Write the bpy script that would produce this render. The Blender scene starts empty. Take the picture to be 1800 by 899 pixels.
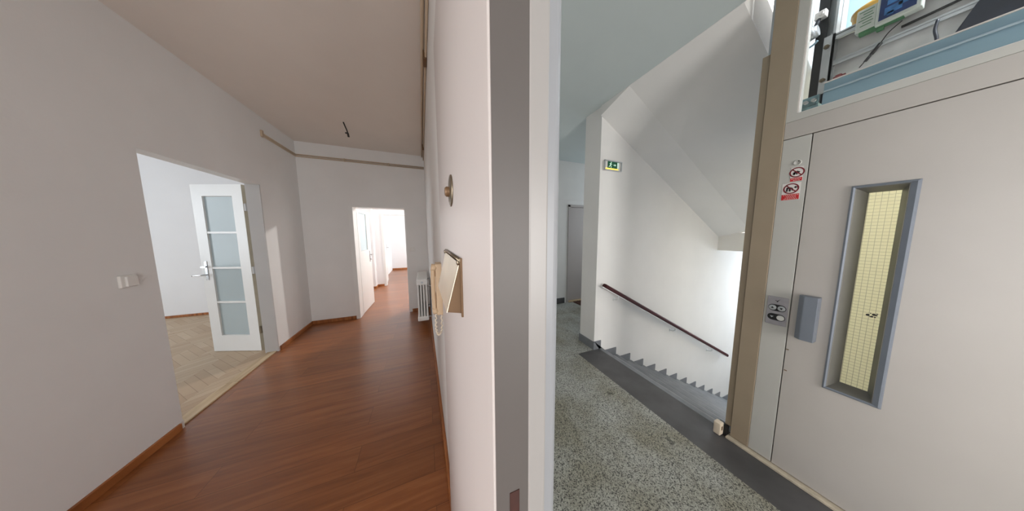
import bpy, bmesh, math, random
from mathutils import Vector, Matrix
random.seed(7)
S = bpy.context.scene
COL = S.collection
PI = math.pi

# ------------------------------------------------------------------ camera
H = 1.52
F_PX, PITCH, YAW, ROLL = 375.883, 0.100194545, 0.387171591, -0.00480665606
cy, sy = math.cos(YAW), math.sin(YAW)
fwd = Vector((sy * math.cos(PITCH), cy * math.cos(PITCH), -math.sin(PITCH)))
rt = Vector((cy, -sy, 0)); up = rt.cross(fwd)
c_, s_ = math.cos(ROLL), math.sin(ROLL)
r2 = c_ * rt + s_ * up; u2 = -s_ * rt + c_ * up
cam_data = bpy.data.cameras.new('camera')
cam = bpy.data.objects.new('camera', cam_data); COL.objects.link(cam)
M = Matrix((( r2.x, u2.x, -fwd.x, 0), (r2.y, u2.y, -fwd.y, 0), (r2.z, u2.z, -fwd.z, H), (0, 0, 0, 1)))
cam.matrix_world = M
cam_data.sensor_width = 36.0
cam_data.lens = 36.0 * F_PX / 1800.0
cam_data.clip_start = 0.02
S.camera = cam

# ------------------------------------------------------------------ exposure, world, light
S.view_settings.view_transform = 'Standard'
S.view_settings.look = 'None'
S.view_settings.gamma = 1.0
S.view_settings.use_curve_mapping = False
S.view_settings.exposure = 0.0
S.cycles.use_denoising = True
S.cycles.max_bounces = 10
S.cycles.diffuse_bounces = 6
S.cycles.glossy_bounces = 4
S.cycles.transmission_bounces = 8
S.cycles.transparent_max_bounces = 12
S.cycles.sample_clamp_indirect = 6.0
S.cycles.caustics_reflective = False
S.cycles.caustics_refractive = False
W = bpy.data.worlds.new('sky'); S.world = W; W.use_nodes = True
W.node_tree.nodes['Background'].inputs[0].default_value = (0.78, 0.90, 1.0, 1)
W.node_tree.nodes['Background'].inputs[1].default_value = 0.85


def area(name, loc, target, sx, sz, power, color):
    d = bpy.data.lights.new(name, 'AREA'); d.shape = 'RECTANGLE'; d.size = sx; d.size_y = sz
    d.energy = power; d.color = color
    o = bpy.data.objects.new(name, d); COL.objects.link(o)
    o.location = loc
    o.rotation_euler = (Vector(target) - Vector(loc)).to_track_quat('-Z', 'Y').to_euler()
    return o


WARM = (1.0, 0.93, 0.86); COOL = (0.84, 0.92, 1.0); NEUT = (1.0, 0.975, 0.95)
# daylight from windows outside the picture, plus unseen fill lamps added where noted
area('window_daylight_parquet_room', (-6.9, 3.2, 1.7), (-3, 4.4, 1.2), 2.6, 1.9, 130, (0.84, 0.925, 1.0))
area('window_daylight_vestibule', (1.05, 6.6, 2.75), (-1.0, 4.2, 1.3), 0.10, 0.10, 64, (1.0, 0.96, 0.92))
area('window_daylight_vestibule_side', (1.1, 5.9, 1.6), (-1.5, 5.9, 1.2), 1.2, 1.4, 13, (1.0, 0.96, 0.92))
area('window_daylight_end_room', (1.7, 9.2, 1.6), (-1.0, 8.9, 1.2), 1.6, 1.8, 85, (0.96, 1.0, 1.0))
area('added_pane_fill_vestibule', (-1.74, 5.3, 1.7), (-1.1, 5.3, 1.7), 0.7, 1.2, 7, (0.92, 0.97, 1.0))  # unseen fill lamp added to brighten the half-glazed door's pane from behind
area('added_corridor_fill', (4.8, 3.1, 1.8), (2.8, 3.2, 1.4), 0.8, 1.4, 20, (0.80, 0.90, 1.0))  # added cool fill lamp, unseen, brightens the dark corridor and its door
area('added_hall_fill', (-0.45, -2.9, 1.3), (-1.5, 0.5, 0.9), 0.9, 1.8, 34, (0.95, 0.98, 1.0))  # unseen fill lamp added at the hall end to lift the walls
area('added_hall_side_fill', (0.04, -1.75, 1.2), (-1.83, 0.9, 0.9), 0.8, 1.9, 38, (0.96, 0.98, 1.0))  # lamp added on the solid entrance wall, brightens the hall side wall
leaf_fill = area('added_leaf_fill', (-1.82, 0.22, 1.15), (0, 0.2, 1.15), 0.8, 2.0, 11.3, (0.98, 0.985, 1.0))  # unseen lamp added on the solid side wall for door leaf and elevator door
leaf_fill.data.spread = math.radians(72)
area('added_landing_fill', (1.3, -2.4, 1.3), (1.5, 2, 1.3), 0.9, 1.5, 40, (1.0, 0.985, 0.965)).data.spread = math.radians(125)  # added lamp out of view, fills the landing and stair wall
area('window_daylight_stair_landing', (6.5, 1.4, 0.35), (3.2, 1.6, -0.8), 1.2, 1.5, 52, (0.80, 0.90, 1.0))
area('added_upper_stair_fill', (4.6, -1.8, 5.4), (6.2, 2.0, 5.8), 1.0, 1.0, 470, NEUT).data.spread = math.radians(110)  # unseen lamp added in mid-air, brightens the upper stairwell gap
area('added_car_fill', (2.16, -0.45, 3.6), (2.3, 0.35, 2.4), 0.12, 0.6, 46, (0.93, 0.97, 1.0))  # added fill lamp inside the shaft, out of view, lights the car front

# ------------------------------------------------------------------ materials
def new_mat(name):
    m = bpy.data.materials.new(name); m.use_nodes = True
    nt = m.node_tree
    return m, nt, nt.nodes['Principled BSDF']


def sr(r, g, b):
    f = lambda v: (v / 255 / 12.92) if v / 255 <= 0.04045 else ((v / 255 + 0.055) / 1.055) ** 2.4
    return (f(r), f(g), f(b), 1)


def plain(name, col, rough=0.6, metal=0.0, var=0.06, scale=6.0, bump=0.0, bscale=80, spec=0.5):
    m, nt, p = new_mat(name)
    tc = nt.nodes.new('ShaderNodeTexCoord')
    n = nt.nodes.new('ShaderNodeTexNoise'); n.inputs['Scale'].default_value = scale; n.inputs['Detail'].default_value = 4
    nt.links.new(tc.outputs['Object'], n.inputs['Vector'])
    r = nt.nodes.new('ShaderNodeValToRGB')
    r.color_ramp.elements[0].color = tuple(c * (1 - var) for c in col[:3]) + (1,)
    r.color_ramp.elements[1].color = tuple(min(1, c * (1 + var)) for c in col[:3]) + (1,)
    r.color_ramp.elements[0].position = 0.3; r.color_ramp.elements[1].position = 0.7
    nt.links.new(n.outputs['Fac'], r.inputs['Fac'])
    nt.links.new(r.outputs['Color'], p.inputs['Base Color'])
    p.inputs['Roughness'].default_value = rough; p.inputs['Metallic'].default_value = metal
    p.inputs['Specular IOR Level'].default_value = spec
    if bump:
        n2 = nt.nodes.new('ShaderNodeTexNoise'); n2.inputs['Scale'].default_value = bscale
        nt.links.new(tc.outputs['Object'], n2.inputs['Vector'])
        b = nt.nodes.new('ShaderNodeBump'); b.inputs['Strength'].default_value = bump; b.inputs['Distance'].default_value = 0.002
        nt.links.new(n2.outputs['Fac'], b.inputs['Height']); nt.links.new(b.outputs['Normal'], p.inputs['Normal'])
    return m


def wood_planks(name, c1, c2, c3, rough=0.38, pw=0.19, pl=1.25, axis_x=True, grain=1.0):
    m, nt, p = new_mat(name)
    N = nt.nodes.new; L = nt.links.new
    tc = N('ShaderNodeTexCoord'); mp = N('ShaderNodeMapping')
    if not axis_x: mp.inputs['Rotation'].default_value = (0, 0, PI / 2)
    L(tc.outputs['Object'], mp.inputs['Vector'])
    br = N('ShaderNodeTexBrick'); br.inputs['Scale'].default_value = 1.0
    br.inputs['Brick Width'].default_value = pl; br.inputs['Row Height'].default_value = pw
    br.inputs['Mortar Size'].default_value = 0.0012; br.inputs['Mortar Smooth'].default_value = 0.2
    br.inputs['Color1'].default_value = (0.25, 0.25, 0.25, 1); br.inputs['Color2'].default_value = (0.75, 0.75, 0.75, 1)
    br.inputs['Mortar'].default_value = (0, 0, 0, 1); br.offset = 0.37
    L(mp.outputs['Vector'], br.inputs['Vector'])
    st = N('ShaderNodeMapping'); st.inputs['Scale'].default_value = (0.9, 13, 1)
    L(mp.outputs['Vector'], st.inputs['Vector'])
    ad = N('ShaderNodeVectorMath'); ad.operation = 'ADD'; L(st.outputs['Vector'], ad.inputs[0])
    sc = N('ShaderNodeVectorMath'); sc.operation = 'SCALE'; sc.inputs['Scale'].default_value = 9; L(br.outputs['Color'], sc.inputs[0]); L(sc.outputs['Vector'], ad.inputs[1])
    n = N('ShaderNodeTexNoise'); n.inputs['Scale'].default_value = 2.0; n.inputs['Detail'].default_value = 7; n.inputs['Roughness'].default_value = 0.6; n.inputs['Distortion'].default_value = 0.6
    L(ad.outputs['Vector'], n.inputs['Vector'])
    r = N('ShaderNodeValToRGB'); e = r.color_ramp.elements
    e[0].position = 0.5 - 0.18 / grain; e[0].color = c1; e[1].position = 0.5 + 0.2 / grain; e[1].color = c3
    k = e.new(0.5); k.color = c2
    L(n.outputs['Fac'], r.inputs['Fac'])
    mx = N('ShaderNodeMix'); mx.data_type = 'RGBA'; mx.blend_type = 'MULTIPLY'; mx.inputs['Factor'].default_value = 1
    vr = N('ShaderNodeMapRange'); vr.inputs['From Min'].default_value = 0.25; vr.inputs['From Max'].default_value = 0.75
    vr.inputs['To Min'].default_value = 0.86; vr.inputs['To Max'].default_value = 1.1
    L(br.outputs['Color'], vr.inputs['Value']); L(r.outputs['Color'], mx.inputs['A']); L(vr.outputs['Result'], mx.inputs['B'])
    m2 = N('ShaderNodeMix'); m2.data_type = 'RGBA'; m2.inputs['B'].default_value = tuple(v * 0.55 for v in c1[:3]) + (1,)
    L(br.outputs['Fac'], m2.inputs['Factor']); L(mx.outputs['Result'], m2.inputs['A'])
    L(m2.outputs['Result'], p.inputs['Base Color'])
    p.inputs['Coat Weight'].default_value = 0.35 if name.startswith('red_brown') else 0.0; p.inputs['Coat Roughness'].default_value = 0.22
    rr = N('ShaderNodeMapRange'); rr.inputs['To Min'].default_value = rough - 0.05; rr.inputs['To Max'].default_value = rough + 0.12
    L(n.outputs['Fac'], rr.inputs['Value']); L(rr.outputs['Result'], p.inputs['Roughness'])
    return m


def herringbone(name):
    m, nt, p = new_mat(name)
    N = nt.nodes.new; L = nt.links.new
    tc = N('ShaderNodeTexCoord')
    sep = N('ShaderNodeSeparateXYZ'); L(tc.outputs['Object'], sep.inputs[0])
    # alternate strips of planks laid at +45 and -45 degrees
    s1 = N('ShaderNodeMath'); s1.operation = 'DIVIDE'; s1.inputs[1].default_value = 0.30; L(sep.outputs['X'], s1.inputs[0])
    fl = N('ShaderNodeMath'); fl.operation = 'FLOOR'; L(s1.outputs[0], fl.inputs[0])
    md = N('ShaderNodeMath'); md.operation = 'PINGPONG'; md.inputs[1].default_value = 1; L(fl.outputs[0], md.inputs[0])
    cols = []
    for rot in (PI / 4, -PI / 4):
        mp = N('ShaderNodeMapping'); mp.inputs['Rotation'].default_value = (0, 0, rot); L(tc.outputs['Object'], mp.inputs['Vector'])
        br = N('ShaderNodeTexBrick'); br.inputs['Scale'].default_value = 1; br.inputs['Brick Width'].default_value = 0.9; br.inputs['Row Height'].default_value = 0.075
        br.inputs['Mortar Size'].default_value = 0.0015
        br.inputs['Color1'].default_value = sr(206, 184, 156); br.inputs['Color2'].default_value = sr(188, 160, 130); br.inputs['Mortar'].default_value = sr(150, 124, 98)
        L(mp.outputs['Vector'], br.inputs['Vector'])
        cols.append(br)
    mx = N('ShaderNodeMix'); mx.data_type = 'RGBA'; L(md.outputs[0], mx.inputs['Factor'])
    L(cols[0].outputs['Color'], mx.inputs['A']); L(cols[1].outputs['Color'], mx.inputs['B'])
    n = N('ShaderNodeTexNoise'); n.inputs['Scale'].default_value = 2.2; n.inputs['Detail'].default_value = 6; L(tc.outputs['Object'], n.inputs['Vector'])
    m3 = N('ShaderNodeMix'); m3.data_type = 'RGBA'; m3.blend_type = 'MULTIPLY'; m3.inputs['Factor'].default_value = 0.25
    L(mx.outputs['Result'], m3.inputs['A']); L(n.outputs['Fac'], m3.inputs['B'])
    g = N('ShaderNodeMix'); g.data_type = 'RGBA'; g.blend_type = 'MULTIPLY'; g.inputs['Factor'].default_value = 0
    L(m3.outputs['Result'], p.inputs['Base Color'])
    p.inputs['Roughness'].default_value = 0.5
    return m


def terrazzo(name, base, chip_d, chip_l, scale=95):
    m, nt, p = new_mat(name)
    N = nt.nodes.new; L = nt.links.new
    tc = N('ShaderNodeTexCoord')
    v = N('ShaderNodeTexVoronoi'); v.inputs['Scale'].default_value = scale; L(tc.outputs['Object'], v.inputs['Vector'])
    sep = N('ShaderNodeSeparateColor'); L(v.outputs['Color'], sep.inputs[0])
    r = N('ShaderNodeValToRGB'); r.color_ramp.interpolation = 'CONSTANT'
    e = r.color_ramp.elements; e[0].position = 0; e[0].color = chip_d
    e[1].position = 0.2; e[1].color = tuple(c * 0.72 for c in base[:3]) + (1,)
    a = e.new(0.38); a.color = base
    b = e.new(0.68); b.color = chip_l
    L(sep.outputs['Red'], r.inputs['Fac'])
    big = N('ShaderNodeTexNoise'); big.inputs['Scale'].default_value = 2.6; big.inputs['Detail'].default_value = 5; L(tc.outputs['Object'], big.inputs['Vector'])
    rg = N('ShaderNodeValToRGB'); g = rg.color_ramp.elements
    g[0].position = 0.36; g[0].color = (0.70, 0.66, 0.56, 1); g[1].position = 0.62; g[1].color = (1.04, 1.04, 1.04, 1)
    L(big.outputs['Fac'], rg.inputs['Fac'])
    # a few dark scuffs
    sc = N('ShaderNodeTexNoise'); sc.inputs['Scale'].default_value = 7.3; sc.inputs['Detail'].default_value = 2; L(tc.outputs['Object'], sc.inputs['Vector'])
    rs = N('ShaderNodeValToRGB'); q = rs.color_ramp.elements
    q[0].position = 0.70; q[0].color = (1, 1, 1, 1); q[1].position = 0.74; q[1].color = (0.45, 0.45, 0.45, 1)
    L(sc.outputs['Fac'], rs.inputs['Fac'])
    m1 = N('ShaderNodeMix'); m1.data_type = 'RGBA'; m1.blend_type = 'MULTIPLY'; m1.inputs['Factor'].default_value = 1
    L(r.outputs['Color'], m1.inputs['A']); L(rg.outputs['Color'], m1.inputs['B'])
    m2 = N('ShaderNodeMix'); m2.data_type = 'RGBA'; m2.blend_type = 'MULTIPLY'; m2.inputs['Factor'].default_value = 1
    L(m1.outputs['Result'], m2.inputs['A']); L(rs.outputs['Color'], m2.inputs['B'])
    L(m2.outputs['Result'], p.inputs['Base Color'])
    p.inputs['Roughness'].default_value = 0.5
    return m


def glass(name, tint=(1, 1, 1, 1), refl=0.08):
    m, nt, p = new_mat(name)
    N = nt.nodes.new; L = nt.links.new
    nt.nodes.remove(p)
    t = N('ShaderNodeBsdfTransparent'); t.inputs[0].default_value = tint
    g = N('ShaderNodeBsdfGlossy'); g.inputs['Roughness'].default_value = 0.02
    fr = N('ShaderNodeFresnel'); fr.inputs['IOR'].default_value = 1.3
    mx = N('ShaderNodeMixShader'); L(fr.outputs[0], mx.inputs[0]); L(t.outputs[0], mx.inputs[1]); L(g.outputs[0], mx.inputs[2])
    L(mx.outputs[0], nt.nodes['Material Output'].inputs['Surface'])
    return m


def frosted(name, col, trans=0.5, wires=False):
    m, nt, p = new_mat(name)
    N = nt.nodes.new; L = nt.links.new
    nt.nodes.remove(p)
    d = N('ShaderNodeBsdfDiffuse'); d.inputs[0].default_value = col
    t = N('ShaderNodeBsdfTranslucent'); t.inputs[0].default_value = col
    mx = N('ShaderNodeMixShader'); mx.inputs[0].default_value = trans
    L(d.outputs[0], mx.inputs[1]); L(t.outputs[0], mx.inputs[2])
    g = N('ShaderNodeBsdfGlossy'); g.inputs['Roughness'].default_value = 0.12
    fr = N('ShaderNodeFresnel'); fr.inputs['IOR'].default_value = 1.25
    m2 = N('ShaderNodeMixShader'); L(fr.outputs[0], m2.inputs[0]); L(mx.outputs[0], m2.inputs[1]); L(g.outputs[0], m2.inputs[2])
    L(m2.outputs[0], nt.nodes['Material Output'].inputs['Surface'])
    if wires:
        tc = N('ShaderNodeTexCoord'); br = N('ShaderNodeTexBrick'); br.offset = 0; br.inputs['Scale'].default_value = 1
        mp = N('ShaderNodeMapping'); mp.inputs['Rotation'].default_value = (0, PI / 2, 0)
        sp = N('ShaderNodeSeparateXYZ'); cb = N('ShaderNodeCombineXYZ')
        L(tc.outputs['Object'], sp.inputs[0]); L(sp.outputs['Y'], cb.inputs['X']); L(sp.outputs['Z'], cb.inputs['Y'])
        br.inputs['Brick Width'].default_value = 0.0165; br.inputs['Row Height'].default_value = 0.0165; br.inputs['Mortar Size'].default_value = 0.0008
        br.inputs['Color1'].default_value = col; br.inputs['Color2'].default_value = col; br.inputs['Mortar'].default_value = tuple(c * 0.5 for c in col[:3]) + (1,)
        L(cb.outputs[0], br.inputs['Vector'])
        # one chipped spot in the glass
        L(br.outputs['Color'], d.inputs[0]); L(br.outputs['Color'], t.inputs[0])
    return m


def emit(name, col, st):
    m, nt, p = new_mat(name)
    p.inputs['Base Color'].default_value = col
    p.inputs['Emission Color'].default_value = col; p.inputs['Emission Strength'].default_value = st
    return m


M_WALL = plain('hall_plaster', (0.79, 0.785, 0.775, 1), 0.9, var=0.02, scale=2.5, bump=0.25, bscale=60, spec=0.2)
M_CEIL = plain('hall_ceiling_plaster', (0.78, 0.735, 0.68, 1), 0.92, var=0.02, scale=2, bump=0.2, bscale=60, spec=0.2)
M_ROOM = plain('white_room_plaster', (0.84, 0.84, 0.85, 1), 0.9, var=0.015, scale=2, spec=0.2)
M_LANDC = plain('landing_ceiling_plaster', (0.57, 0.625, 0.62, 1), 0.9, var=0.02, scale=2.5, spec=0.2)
M_LAND = plain('landing_plaster', (0.81, 0.79, 0.765, 1), 0.9, var=0.02, scale=2.5, bump=0.15, bscale=60, spec=0.2)
M_LAM = wood_planks('red_brown_laminate', sr(116, 64, 30), sr(140, 83, 42), sr(160, 102, 58), rough=0.33, pw=0.19, pl=1.3, grain=0.7)
M_BASE = wood_planks('brown_skirting_wood', sr(120, 70, 34), sr(160, 98, 52), sr(180, 116, 66), rough=0.4, pw=2.0, pl=3.0, axis_x=False)
M_PARQ = herringbone('pale_herringbone_parquet')
M_THRESH = wood_planks('pale_threshold_wood', sr(170, 145, 112), sr(196, 172, 138), sr(210, 188, 156), rough=0.5, pw=2, pl=3, axis_x=False)
M_TERR = terrazzo('speckled_terrazzo', sr(160, 161, 155), sr(82, 83, 80), sr(182, 183, 176), scale=185)
M_DARK = plain('dark_grey_stone', sr(80, 79, 80), 0.45, var=0.22, scale=5, bump=0.1)
M_STEP = plain('grey_step_stone', sr(140, 142, 146), 0.45, var=0.16, scale=7, bump=0.1)
M_SKIRT = plain('grey_skirting_paint', sr(122, 124, 128), 0.5, var=0.06, scale=9)
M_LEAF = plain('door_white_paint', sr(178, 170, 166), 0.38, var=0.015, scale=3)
M_LIP = plain('door_lip_darkened_paint', sr(146, 142, 139), 0.38, var=0.015, scale=3)  # darkened copy of the leaf paint, offsets strong light on the lip
M_EDGE = plain('door_edge_grey', sr(84, 78, 75), 0.5, var=0.03, scale=5)  # set darker grey than the leaf faces
M_WPAINT = plain('white_gloss_paint', sr(232, 232, 230), 0.35, var=0.015, scale=4)
M_GPAINT = plain('grey_paint_and_jamb_shade', sr(186, 185, 184), 0.45, var=0.03, scale=4)
M_ELEV = plain('elevator_cream_paint', sr(185, 179, 173), 0.42, var=0.03, scale=3)
M_ELEV2 = plain('elevator_light_paint', sr(192, 190, 184), 0.42, var=0.03, scale=3)
M_TAN = plain('tan_post_paint', sr(160, 144, 123), 0.45, var=0.04, scale=4)
M_BLUEG = plain('blue_grey_metal', sr(124, 130, 140), 0.4, metal=0.25, var=0.04, scale=12)
M_STEEL = plain('brushed_steel', sr(176, 172, 176), 0.35, metal=0.6, var=0.06, scale=40)
M_GALV = plain('galvanised_steel', sr(190, 194, 196), 0.45, metal=0.45, var=0.12, scale=9)
M_CHROME = plain('chrome', sr(205, 208, 212), 0.18, metal=1.0, var=0.02)
M_BEAM = plain('blue_grey_painted_beam', sr(136, 166, 182), 0.45, metal=0.1, var=0.06, scale=6)
M_BLACK = plain('black_rubber', sr(28, 27, 28), 0.5, var=0.1)
M_DKGAP = plain('dark_gap', sr(40, 32, 28), 0.8, var=0.1)
M_BRASS = plain('aged_brass', sr(128, 116, 98), 0.3, metal=0.85, var=0.12, scale=14)
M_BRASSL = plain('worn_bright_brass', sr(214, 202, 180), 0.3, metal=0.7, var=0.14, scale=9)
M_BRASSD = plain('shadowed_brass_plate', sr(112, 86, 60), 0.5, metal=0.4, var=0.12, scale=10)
M_BEIGE = plain('beige_phone_plastic', sr(205, 178, 146), 0.5, var=0.05, scale=10)
M_BEIGEL = plain('pale_phone_plastic', sr(222, 208, 188), 0.45, var=0.03, scale=10)
M_WPLAS = plain('white_plastic', sr(226, 224, 220), 0.4, var=0.015)
M_CREAM = plain('cream_plastic', sr(222, 206, 184), 0.5, var=0.06, scale=20)
M_PIPE = plain('painted_conduit', sr(190, 170, 146), 0.5, var=0.05)
M_RAIL = plain('dark_red_rail_plastic', sr(64, 20, 22), 0.6, var=0.1, scale=12, spec=0.25)
M_RED = plain('sign_red', sr(196, 34, 40), 0.45, var=0.03)
M_INK = plain('black_ink', sr(44, 34, 36), 0.6, var=0.03)
M_SIGNW = plain('sign_white', sr(226, 220, 216), 0.45, var=0.02)
M_GREEN = plain('exit_green', sr(14, 92, 62), 0.4, var=0.04)
M_GLOW = emit('exit_lamp_glow', (1.0, 0.72, 0.12, 1), 0.9)
M_GLOWW = emit('exit_backlit_white', (0.72, 0.95, 0.82, 1), 0.25)
M_CLEAR = glass('clear_glass')
M_FROST = frosted('frosted_pane', (0.86, 0.95, 0.97, 1), 0.66)
M_WIRED = frosted('yellowish_wired_glass', (0.84, 0.82, 0.68, 1), 0.8, wires=True)
M_ORANGE = plain('orange_yellow_plastic', sr(238, 186, 88), 0.4, var=0.04)
M_MAT = plain('dark_brown_mat', sr(70, 42, 30), 0.95, var=0.3, scale=60)
M_SCREEN = plain('blue_label', sr(58, 110, 165), 0.3, var=0.5, scale=26)
M_NAVY = plain('navy_label', sr(34, 58, 112), 0.3, var=0.2, scale=30)
M_DIRT = plain('dark_motor_paint', sr(40, 44, 54), 0.45, var=0.3, scale=10)
M_TEAL = plain('teal_grey_bracket', sr(120, 150, 158), 0.45, metal=0.2, var=0.3, scale=40)
M_SILL = plain('worn_sill_paint', sr(196, 184, 164), 0.5, var=0.18, scale=22)
M_GREENINK = plain('green_ink', sr(76, 128, 88), 0.5, var=0.1)
M_MORT = plain('dark_mortise_wood', sr(58, 24, 14), 0.7, var=0.3, scale=30)
M_BOX2 = plain('grey_white_box', sr(205, 212, 204), 0.45, var=0.04)

# ------------------------------------------------------------------ mesh helpers
def bx(bm, x0, x1, y0, y1, z0, z1, bev=0.0, seg=2):
    vs = [bm.verts.new((x, y, z)) for x in sorted((x0, x1)) for y in sorted((y0, y1)) for z in sorted((z0, z1))]
    q = [(0, 1, 3, 2), (4, 6, 7, 5), (0, 4, 5, 1), (2, 3, 7, 6), (0, 2, 6, 4), (1, 5, 7, 3)]
    fs = [bm.faces.new([vs[i] for i in f]) for f in q]
    if bev > 0:
        es = list({e for f in fs for e in f.edges})
        bmesh.ops.bevel(bm, geom=es, offset=bev, segments=seg, affect='EDGES', profile=0.5)
    return vs


def prism(bm, pts, a0, a1, axis='y', bev=0.0):
    """Extrude polygon pts along an axis. axis y: pts are (x,z); x: pts are (y,z); z: pts are (x,y)."""
    def mk3(p, a):
        if axis == 'y': return (p[0], a, p[1])
        if axis == 'x': return (a, p[0], p[1])
        return (p[0], p[1], a)
    A = [bm.verts.new(mk3(p, a0)) for p in pts]; B = [bm.verts.new(mk3(p, a1)) for p in pts]
    n = len(pts); fs = [bm.faces.new(A), bm.faces.new(B[::-1])]
    for i in range(n):
        fs.append(bm.faces.new((A[i], B[i], B[(i + 1) % n], A[(i + 1) % n])))
    if bev:
        es = list({e for f in fs for e in f.edges})
        bmesh.ops.bevel(bm, geom=es, offset=bev, segments=2, affect='EDGES', profile=0.5)


def cyl(bm, p0, p1, r0, r1=None, n=20, cap=True):
    r1 = r0 if r1 is None else r1
    p0, p1 = Vector(p0), Vector(p1); d = (p1 - p0).normalized()
    a = d.orthogonal().normalized(); b = d.cross(a)
    A = [bm.verts.new(p0 + (a * math.cos(2 * PI * i / n) + b * math.sin(2 * PI * i / n)) * r0) for i in range(n)]
    B = [bm.verts.new(p1 + (a * math.cos(2 * PI * i / n) + b * math.sin(2 * PI * i / n)) * r1) for i in range(n)]
    for i in range(n):
        f = bm.faces.new((A[i], A[(i + 1) % n], B[(i + 1) % n], B[i])); f.smooth = True
    if cap:
        bm.faces.new(A[::-1]); bm.faces.new(B)


def tube(bm, pts, r, n=10):
    pts = [Vector(p) for p in pts]
    rings = []; ref = None
    for i, p in enumerate(pts):
        t = (pts[min(i + 1, len(pts) - 1)] - pts[max(i - 1, 0)]).normalized()
        if ref is None: ref = t.orthogonal().normalized()
        ref = (ref - t * ref.dot(t)).normalized(); b = t.cross(ref)
        rings.append([bm.verts.new(p + (ref * math.cos(2 * PI * k / n) + b * math.sin(2 * PI * k / n)) * r) for k in range(n)])
    for i in range(len(rings) - 1):
        for k in range(n):
            f = bm.faces.new((rings[i][k], rings[i][(k + 1) % n], rings[i + 1][(k + 1) % n], rings[i + 1][k])); f.smooth = True
    bm.faces.new(rings[0][::-1]); bm.faces.new(rings[-1])


def curve_pts(pts, n=8):
    """Catmull-Rom through pts."""
    P = [Vector(p) for p in pts]; P = [P[0] * 2 - P[1]] + P + [P[-1] * 2 - P[-2]]
    out = []
    for i in range(1, len(P) - 2):
        for k in range(n):
            t = k / n
            out.append(0.5 * ((2 * P[i]) + (P[i + 1] - P[i - 1]) * t + (2 * P[i - 1] - 5 * P[i] + 4 * P[i + 1] - P[i + 2]) * t * t + (3 * P[i] - P[i - 1] - 3 * P[i + 1] + P[i + 2]) * t ** 3))
    out.append(P[-2]); return out


def lathe(bm, c, axis, prof, n=28):
    """prof: (radius, offset along axis)."""
    c = Vector(c); d = Vector(axis).normalized(); a = d.orthogonal().normalized(); b = d.cross(a)
    rings = [[bm.verts.new(c + d * h + (a * math.cos(2 * PI * k / n) + b * math.sin(2 * PI * k / n)) * max(r, 1e-5)) for k in range(n)] for r, h in prof]
    for i in range(len(rings) - 1):
        for k in range(n):
            f = bm.faces.new((rings[i][k], rings[i][(k + 1) % n], rings[i + 1][(k + 1) % n], rings[i + 1][k])); f.smooth = True


def ring_flat(bm, f3, u, v, ro_u, ro_v, ri_u, ri_v, n=40):
    A = [f3(u + ro_u * math.cos(2 * PI * k / n), v + ro_v * math.sin(2 * PI * k / n)) for k in range(n)]
    B = [f3(u + ri_u * math.cos(2 * PI * k / n), v + ri_v * math.sin(2 * PI * k / n)) for k in range(n)]
    A = [bm.verts.new(p) for p in A]; B = [bm.verts.new(p) for p in B]
    for k in range(n):
        bm.faces.new((A[k], A[(k + 1) % n], B[(k + 1) % n], B[k]))


ORG = {}


def mk(name, bm, mat, parent=None, local=False):
    bmesh.ops.recalc_face_normals(bm, faces=bm.faces[:])
    me = bpy.data.meshes.new(name)
    o = bpy.data.objects.new(name, me); COL.objects.link(o)
    if parent is not None:
        o.parent = parent
        off = ORG.get(parent, Vector((0, 0, 0)))
        if not local and off.length > 0:
            bmesh.ops.translate(bm, verts=bm.verts[:], vec=-off)
        ORG[o] = off
    bm.to_mesh(me); bm.free()
    me.materials.append(mat)
    return o


def thing(name, label, cat, loc, group=None, rotz=0.0):
    o = bpy.data.objects.new(name, None); COL.objects.link(o); o.empty_display_size = 0.05
    o.location = loc; o.rotation_euler = (0, 0, rotz)
    o['label'] = label; o['category'] = cat
    if group: o['group'] = group
    ORG[o] = Vector(loc)
    return o


def tag(o, label, cat, group=None, kind=None):
    o['label'] = label; o['category'] = cat
    if group: o['group'] = group
    if kind: o['kind'] = kind
    return o


def struct(name, bm, mat, label=None, cat=None):
    o = mk(name, bm, mat); o['kind'] = 'structure'
    if label: o['label'] = label
    if cat: o['category'] = cat
    return o


def B(*boxes, bev=0.0):
    bm = bmesh.new()
    for b in boxes: bx(bm, *b, bev=bev)
    return bm


# ================================================================== SETTING
XW = -1.835           # hall side wall
YF = 4.55             # hall far wall
CZ = 2.995
D1a, D1b, D1h = 2.430, 3.640, 2.135       # glazed-door opening in the hall side wall
D2a, D2b, D2h = -1.150, -0.320, 2.005     # opening in the far wall
struct('floor_hall', B((-1.93, 0.10, -3.0, 4.75, -0.12, 0.0)), M_LAM, 'red-brown plank laminate floor of the hall', 'floor')
struct('floor_vestibule', B((-1.92, 1.3, 4.75, 10.6, -0.12, 0.0)), M_LAM, 'brown laminate floor beyond the far doorway', 'floor')
struct('floor_parquet_room', B((-7.2, -1.93, 1.2, 6.1, -0.12, 0.0)), M_PARQ, 'pale worn herringbone parquet of the side room', 'floor')
struct('ceiling_hall', B((-2.0, 0.22, -3.0, 4.75, CZ, CZ + 0.15)), M_CEIL, 'plain plastered ceiling of the hall', 'ceiling')
struct('ceiling_parquet_room', B((-7.2, -1.95, 1.2, 6.1, CZ, CZ + 0.15)), M_ROOM)
struct('ceiling_vestibule', B((-1.94, 2.2, 4.75, 10.6, CZ, CZ + 0.15)), M_ROOM)
XI = -1.952
struct('wall_left', B((XI, XW, -3.0, D1a, 0, CZ), (XI, XW, D1b, YF, 0, CZ), (XI, XW, D1a, D1b, D1h, CZ)), M_WALL,
       'pale plaster side wall of the hall around the glazed door opening', 'wall')
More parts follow.
